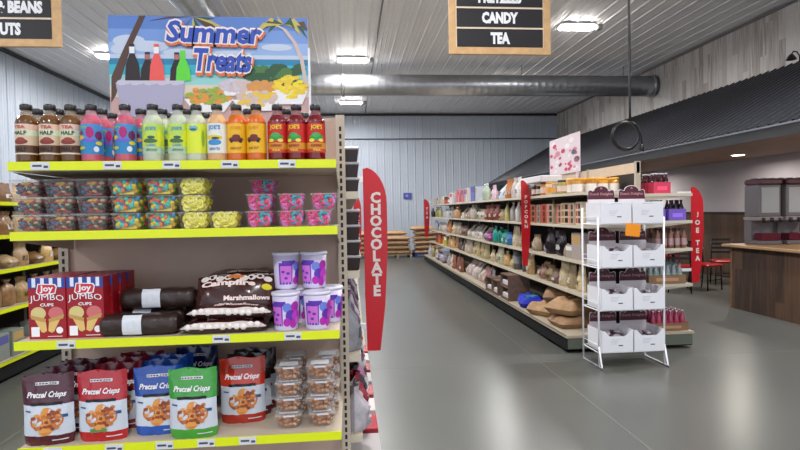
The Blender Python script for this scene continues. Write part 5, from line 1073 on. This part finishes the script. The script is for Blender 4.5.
# ------------------------------------------------------------------ wooden counter with dispensers
CX0, CY1 = 5.93, 7.95
ctr = thing('service_counter', 'dark planked service counter with pale wood top at the right edge', 'counter', (0, 0, 0))
PLK = plank_mat('counter_planks', [(40, 28, 24), (72, 52, 40), (98, 72, 54), (56, 40, 34), (84, 68, 58)], 0.16, (1, 2), 0.6, 2.6)
mb = MB(); mb.box(CX0, CX0+1.0, 4.2, CY1-0.02, 0.0, 0.955); mb.build('body', PLK, ctr)
mb = MB(); mb.box(CX0-0.004, CX0+0.025, CY1-0.055, CY1-0.015, 0, 0.955); mb.build('corner_trim', M('brown_corner', (124, 92, 64), 0.5, noise=0.15, nscale=10), ctr)
mb = MB(); mb.rbox(CX0-0.10, CX0+1.08, 4.15, CY1+0.06, 0.957, 1.0, 0, 0.008); mb.build('worktop', M('wood_top', (172, 136, 100), 0.4, noise=0.12, nscale=4, stretch=(8, 0.6, 4)), ctr)
def dispenser():
    t = thing('drink_dispenser', '', 'dispenser'); GR = M('grey_machine', (112, 108, 112), 0.4); w, d = 0.34, 0.36; mb = MB()
    mb.rbox(-w/2, w/2, -d/2, d/2, 0.0, 0.06, 0, 0.01); mb.box(-w/2, w/2, 0.02, d/2, 0.061, 0.36); mb.build('base', GR, t)
    mb = MB(); mb.rbox(-w/2-0.02, w/2+0.02, -d/2, d/2, 0.362, 0.42, 0, 0.01); mb.build('valve_panel', M('pale_panel', (150, 140, 142), 0.4), t)
    for i in range(3):
        mb = MB(); mb.lathe([(0.016, 0), (0.024, 0.02), (0.024, 0.07)], (-0.13+0.13*i, -d/2-0.012, 0.335), 10); mb.build('valve', BLACK, t)
    mb = MB(); mb.rbox(-w/2, w/2, -d/2+0.03, d/2, 0.422, 0.90, 0, 0.01); mb.build('housing', GR, t)
    mb = MB(); mb.box(-w/2+0.035, w/2-0.035, -d/2+0.022, -d/2+0.029, 0.48, 0.86); mb.build('display_window', M('machine_window', (168, 172, 176), 0.15), t)
    mb = MB(); mb.rbox(-w/2-0.01, w/2+0.01, -d/2-0.0, d/2, 0.902, 0.99, 0, 0.02)
    mb.build('top_cover', M('machine_top', (84, 50, 62), 0.4), t)
    mb = MB()
    for i in range(3): mb.lathe([(0.05, 0), (0.055, 0.015), (0.02, 0.02)], (-0.14+0.14*i, 0, 0.991), 12)
    mb.build('top_lid', M('pale_panel', (150, 140, 142), 0.4), t)
    mb = MB(); mb.rbox(-0.14, 0.14, -d/2-0.005, -0.0, 0.061, 0.17, 0, 0.01); mb.build('drip_tray', M('crimson_tray', (90, 16, 40), 0.35), t)
    return t
use('disp', dispenser, (onY(769, 240, 7.6).x, 7.72, 1.001), -0.05, 'grey drink dispenser with crimson drip tray at the far counter end')
use('disp', dispenser, (onY(769, 240, 7.6).x+0.42, 7.70, 1.001), -0.05, 'second grey drink dispenser cut off by the right picture edge')
# ------------------------------------------------------------------ cafe tables and chairs
def cchair():
    t = thing('cafe_chair', '', 'chair'); BK_ = M('black_metal', (18, 17, 19), 0.35)
    for sx in (-0.19, 0.19):
        mb = MB(); mb.tube([(sx, -0.19, 0), (sx*0.95, -0.18, 0.45)], 0.014, 8); mb.build('leg', BK_, t)
        mb = MB(); mb.tube([(sx, 0.24, 0), (sx*0.95, 0.19, 0.45), (sx*0.95, 0.22, 0.70), (sx*0.9, 0.27, 0.93)], 0.014, 8); mb.build('leg', BK_, t)
    mb = MB(); mb.rbox(-0.21, 0.21, -0.21, 0.21, 0.452, 0.50, 0, 0.02); mb.build('seat', M('red_vinyl', (176, 20, 30), 0.3), t)
    for k in range(4): mb = MB(); mb.box(-0.18, 0.18, 0.20+0.022*k, 0.215+0.022*k, 0.62+0.085*k, 0.665+0.085*k); mb.build('back_slat', BK_, t)
    for k in range(2): mb = MB(); mb.tube([(-0.19, -0.19+0.4*k, 0.2), (0.19, -0.19+0.4*k, 0.2)], 0.009, 6); mb.build('stretcher', BK_, t)
    return t
for x, y, rz, lb in ((6.78, 9.75, 0.3, 'between the joe tea flag and the counter'), (6.15, 9.6, 2.6, 'half hidden behind the joe tea flag'), (7.55, 10.3, -0.4, 'partly behind the counter corner'), (6.4, 11.4, 3.0, 'at the far table'), (7.2, 11.7, 0.2, 'farthest back by the wainscot')):
    use('cchair', cchair, (x, y, 0), rz, 'black cafe chair with red seat, '+lb, 'cafe chairs')
def ctable():
    t = thing('cafe_table', '', 'table'); mb = MB(); mb.rbox(-0.4, 0.4, -0.4, 0.4, 0.73, 0.76, 0, 0.01); mb.build('tabletop', M('check_cloth', (40, 36, 38), 0.5, rgb2=(150, 146, 146), nscale=18), t)
    mb = MB(); mb.lathe([(0.035, 0.02), (0.03, 0.73)], seg=12); mb.build('pedestal', BLACK, t)
    mb = MB(); mb.lathe([(0.25, 0), (0.25, 0.012), (0.05, 0.03)], seg=20); mb.build('foot', BLACK, t); return t
use('ctable', ctable, (6.72, 10.7, 0), 0.1, 'small cafe table between the red seated chairs'); use('ctable', ctable, (7.0, 12.4, 0), 0.1, 'small cafe table farthest back by the wainscot')
# ------------------------------------------------------------------ pallets of sacks by the back wall
def pallet(col, nm):
    def mkr():
        t = thing('pallet', '', 'pallet'); mt = M('pallet_'+nm, col, 0.6, noise=0.15, nscale=10)
        for k in range(3): mb = MB(); mb.box(-0.5+0.46*k, -0.42+0.46*k, -0.5, 0.5, 0.0, 0.09); mb.build('bearer', mt, t)
        for k in range(5): mb = MB(); mb.box(-0.5, 0.5, -0.5+0.225*k, -0.40+0.225*k, 0.091, 0.11); mb.build('deck_board', mt, t)
        return t
    return mkr
def psack():
    t = thing('kraft_sack', '', 'sack'); mb = MB(); f = pillow(mb, 0.98, 0.47, 0.148, 6, 0, 16, 10, 0.10, 3.4); mb.build('sack_body', M('pallet_sack', (178, 142, 108), 0.7, noise=0.12, nscale=9), t)
    mb = MB(); mb.tube([f(0.975, v, 0.002) for v in (-0.9, -0.3, 0.3, 0.9)], 0.006, 5); mb.build('stitched_seam', M('sack_thread', (206, 190, 160), 0.7), t); return t
for n, (x, y, c, nm, lb, lay) in enumerate(((0.55, 19.0, (170, 150, 120), 'wood', 'behind the chocolate flag', 5), (1.62, 19.0, (170, 150, 120), 'wood', 'right of the chocolate flag', 5), (2.72, 18.9, (40, 66, 150), 'blue', 'near the far end of the long shelves', 6), )):
    use('pal'+nm, pallet(c, nm), (x, y, 0), 0, '%s pallet under the sacks %s' % (nm if nm == 'blue' else 'wooden', lb))
    for k in range(lay):
        for r_ in (0, 1):
            if k == lay-1 and r_ == 0 and n in (1,): continue
            use('psack', psack, (x+R.uniform(-0.04, 0.04)-(0.1 if k == lay-1 else 0), y-0.25+0.5*r_, 0.111+0.162*k), R.uniform(-0.05, 0.05)+(PI if k % 2 else 0), 'kraft sack, layer %s up, %s one, pallet %s' % (['one', 'two', 'three', 'four', 'five', 'six', 'seven'][k], ['front', 'rear'][r_], lb), 'sacks on the pallet '+lb)
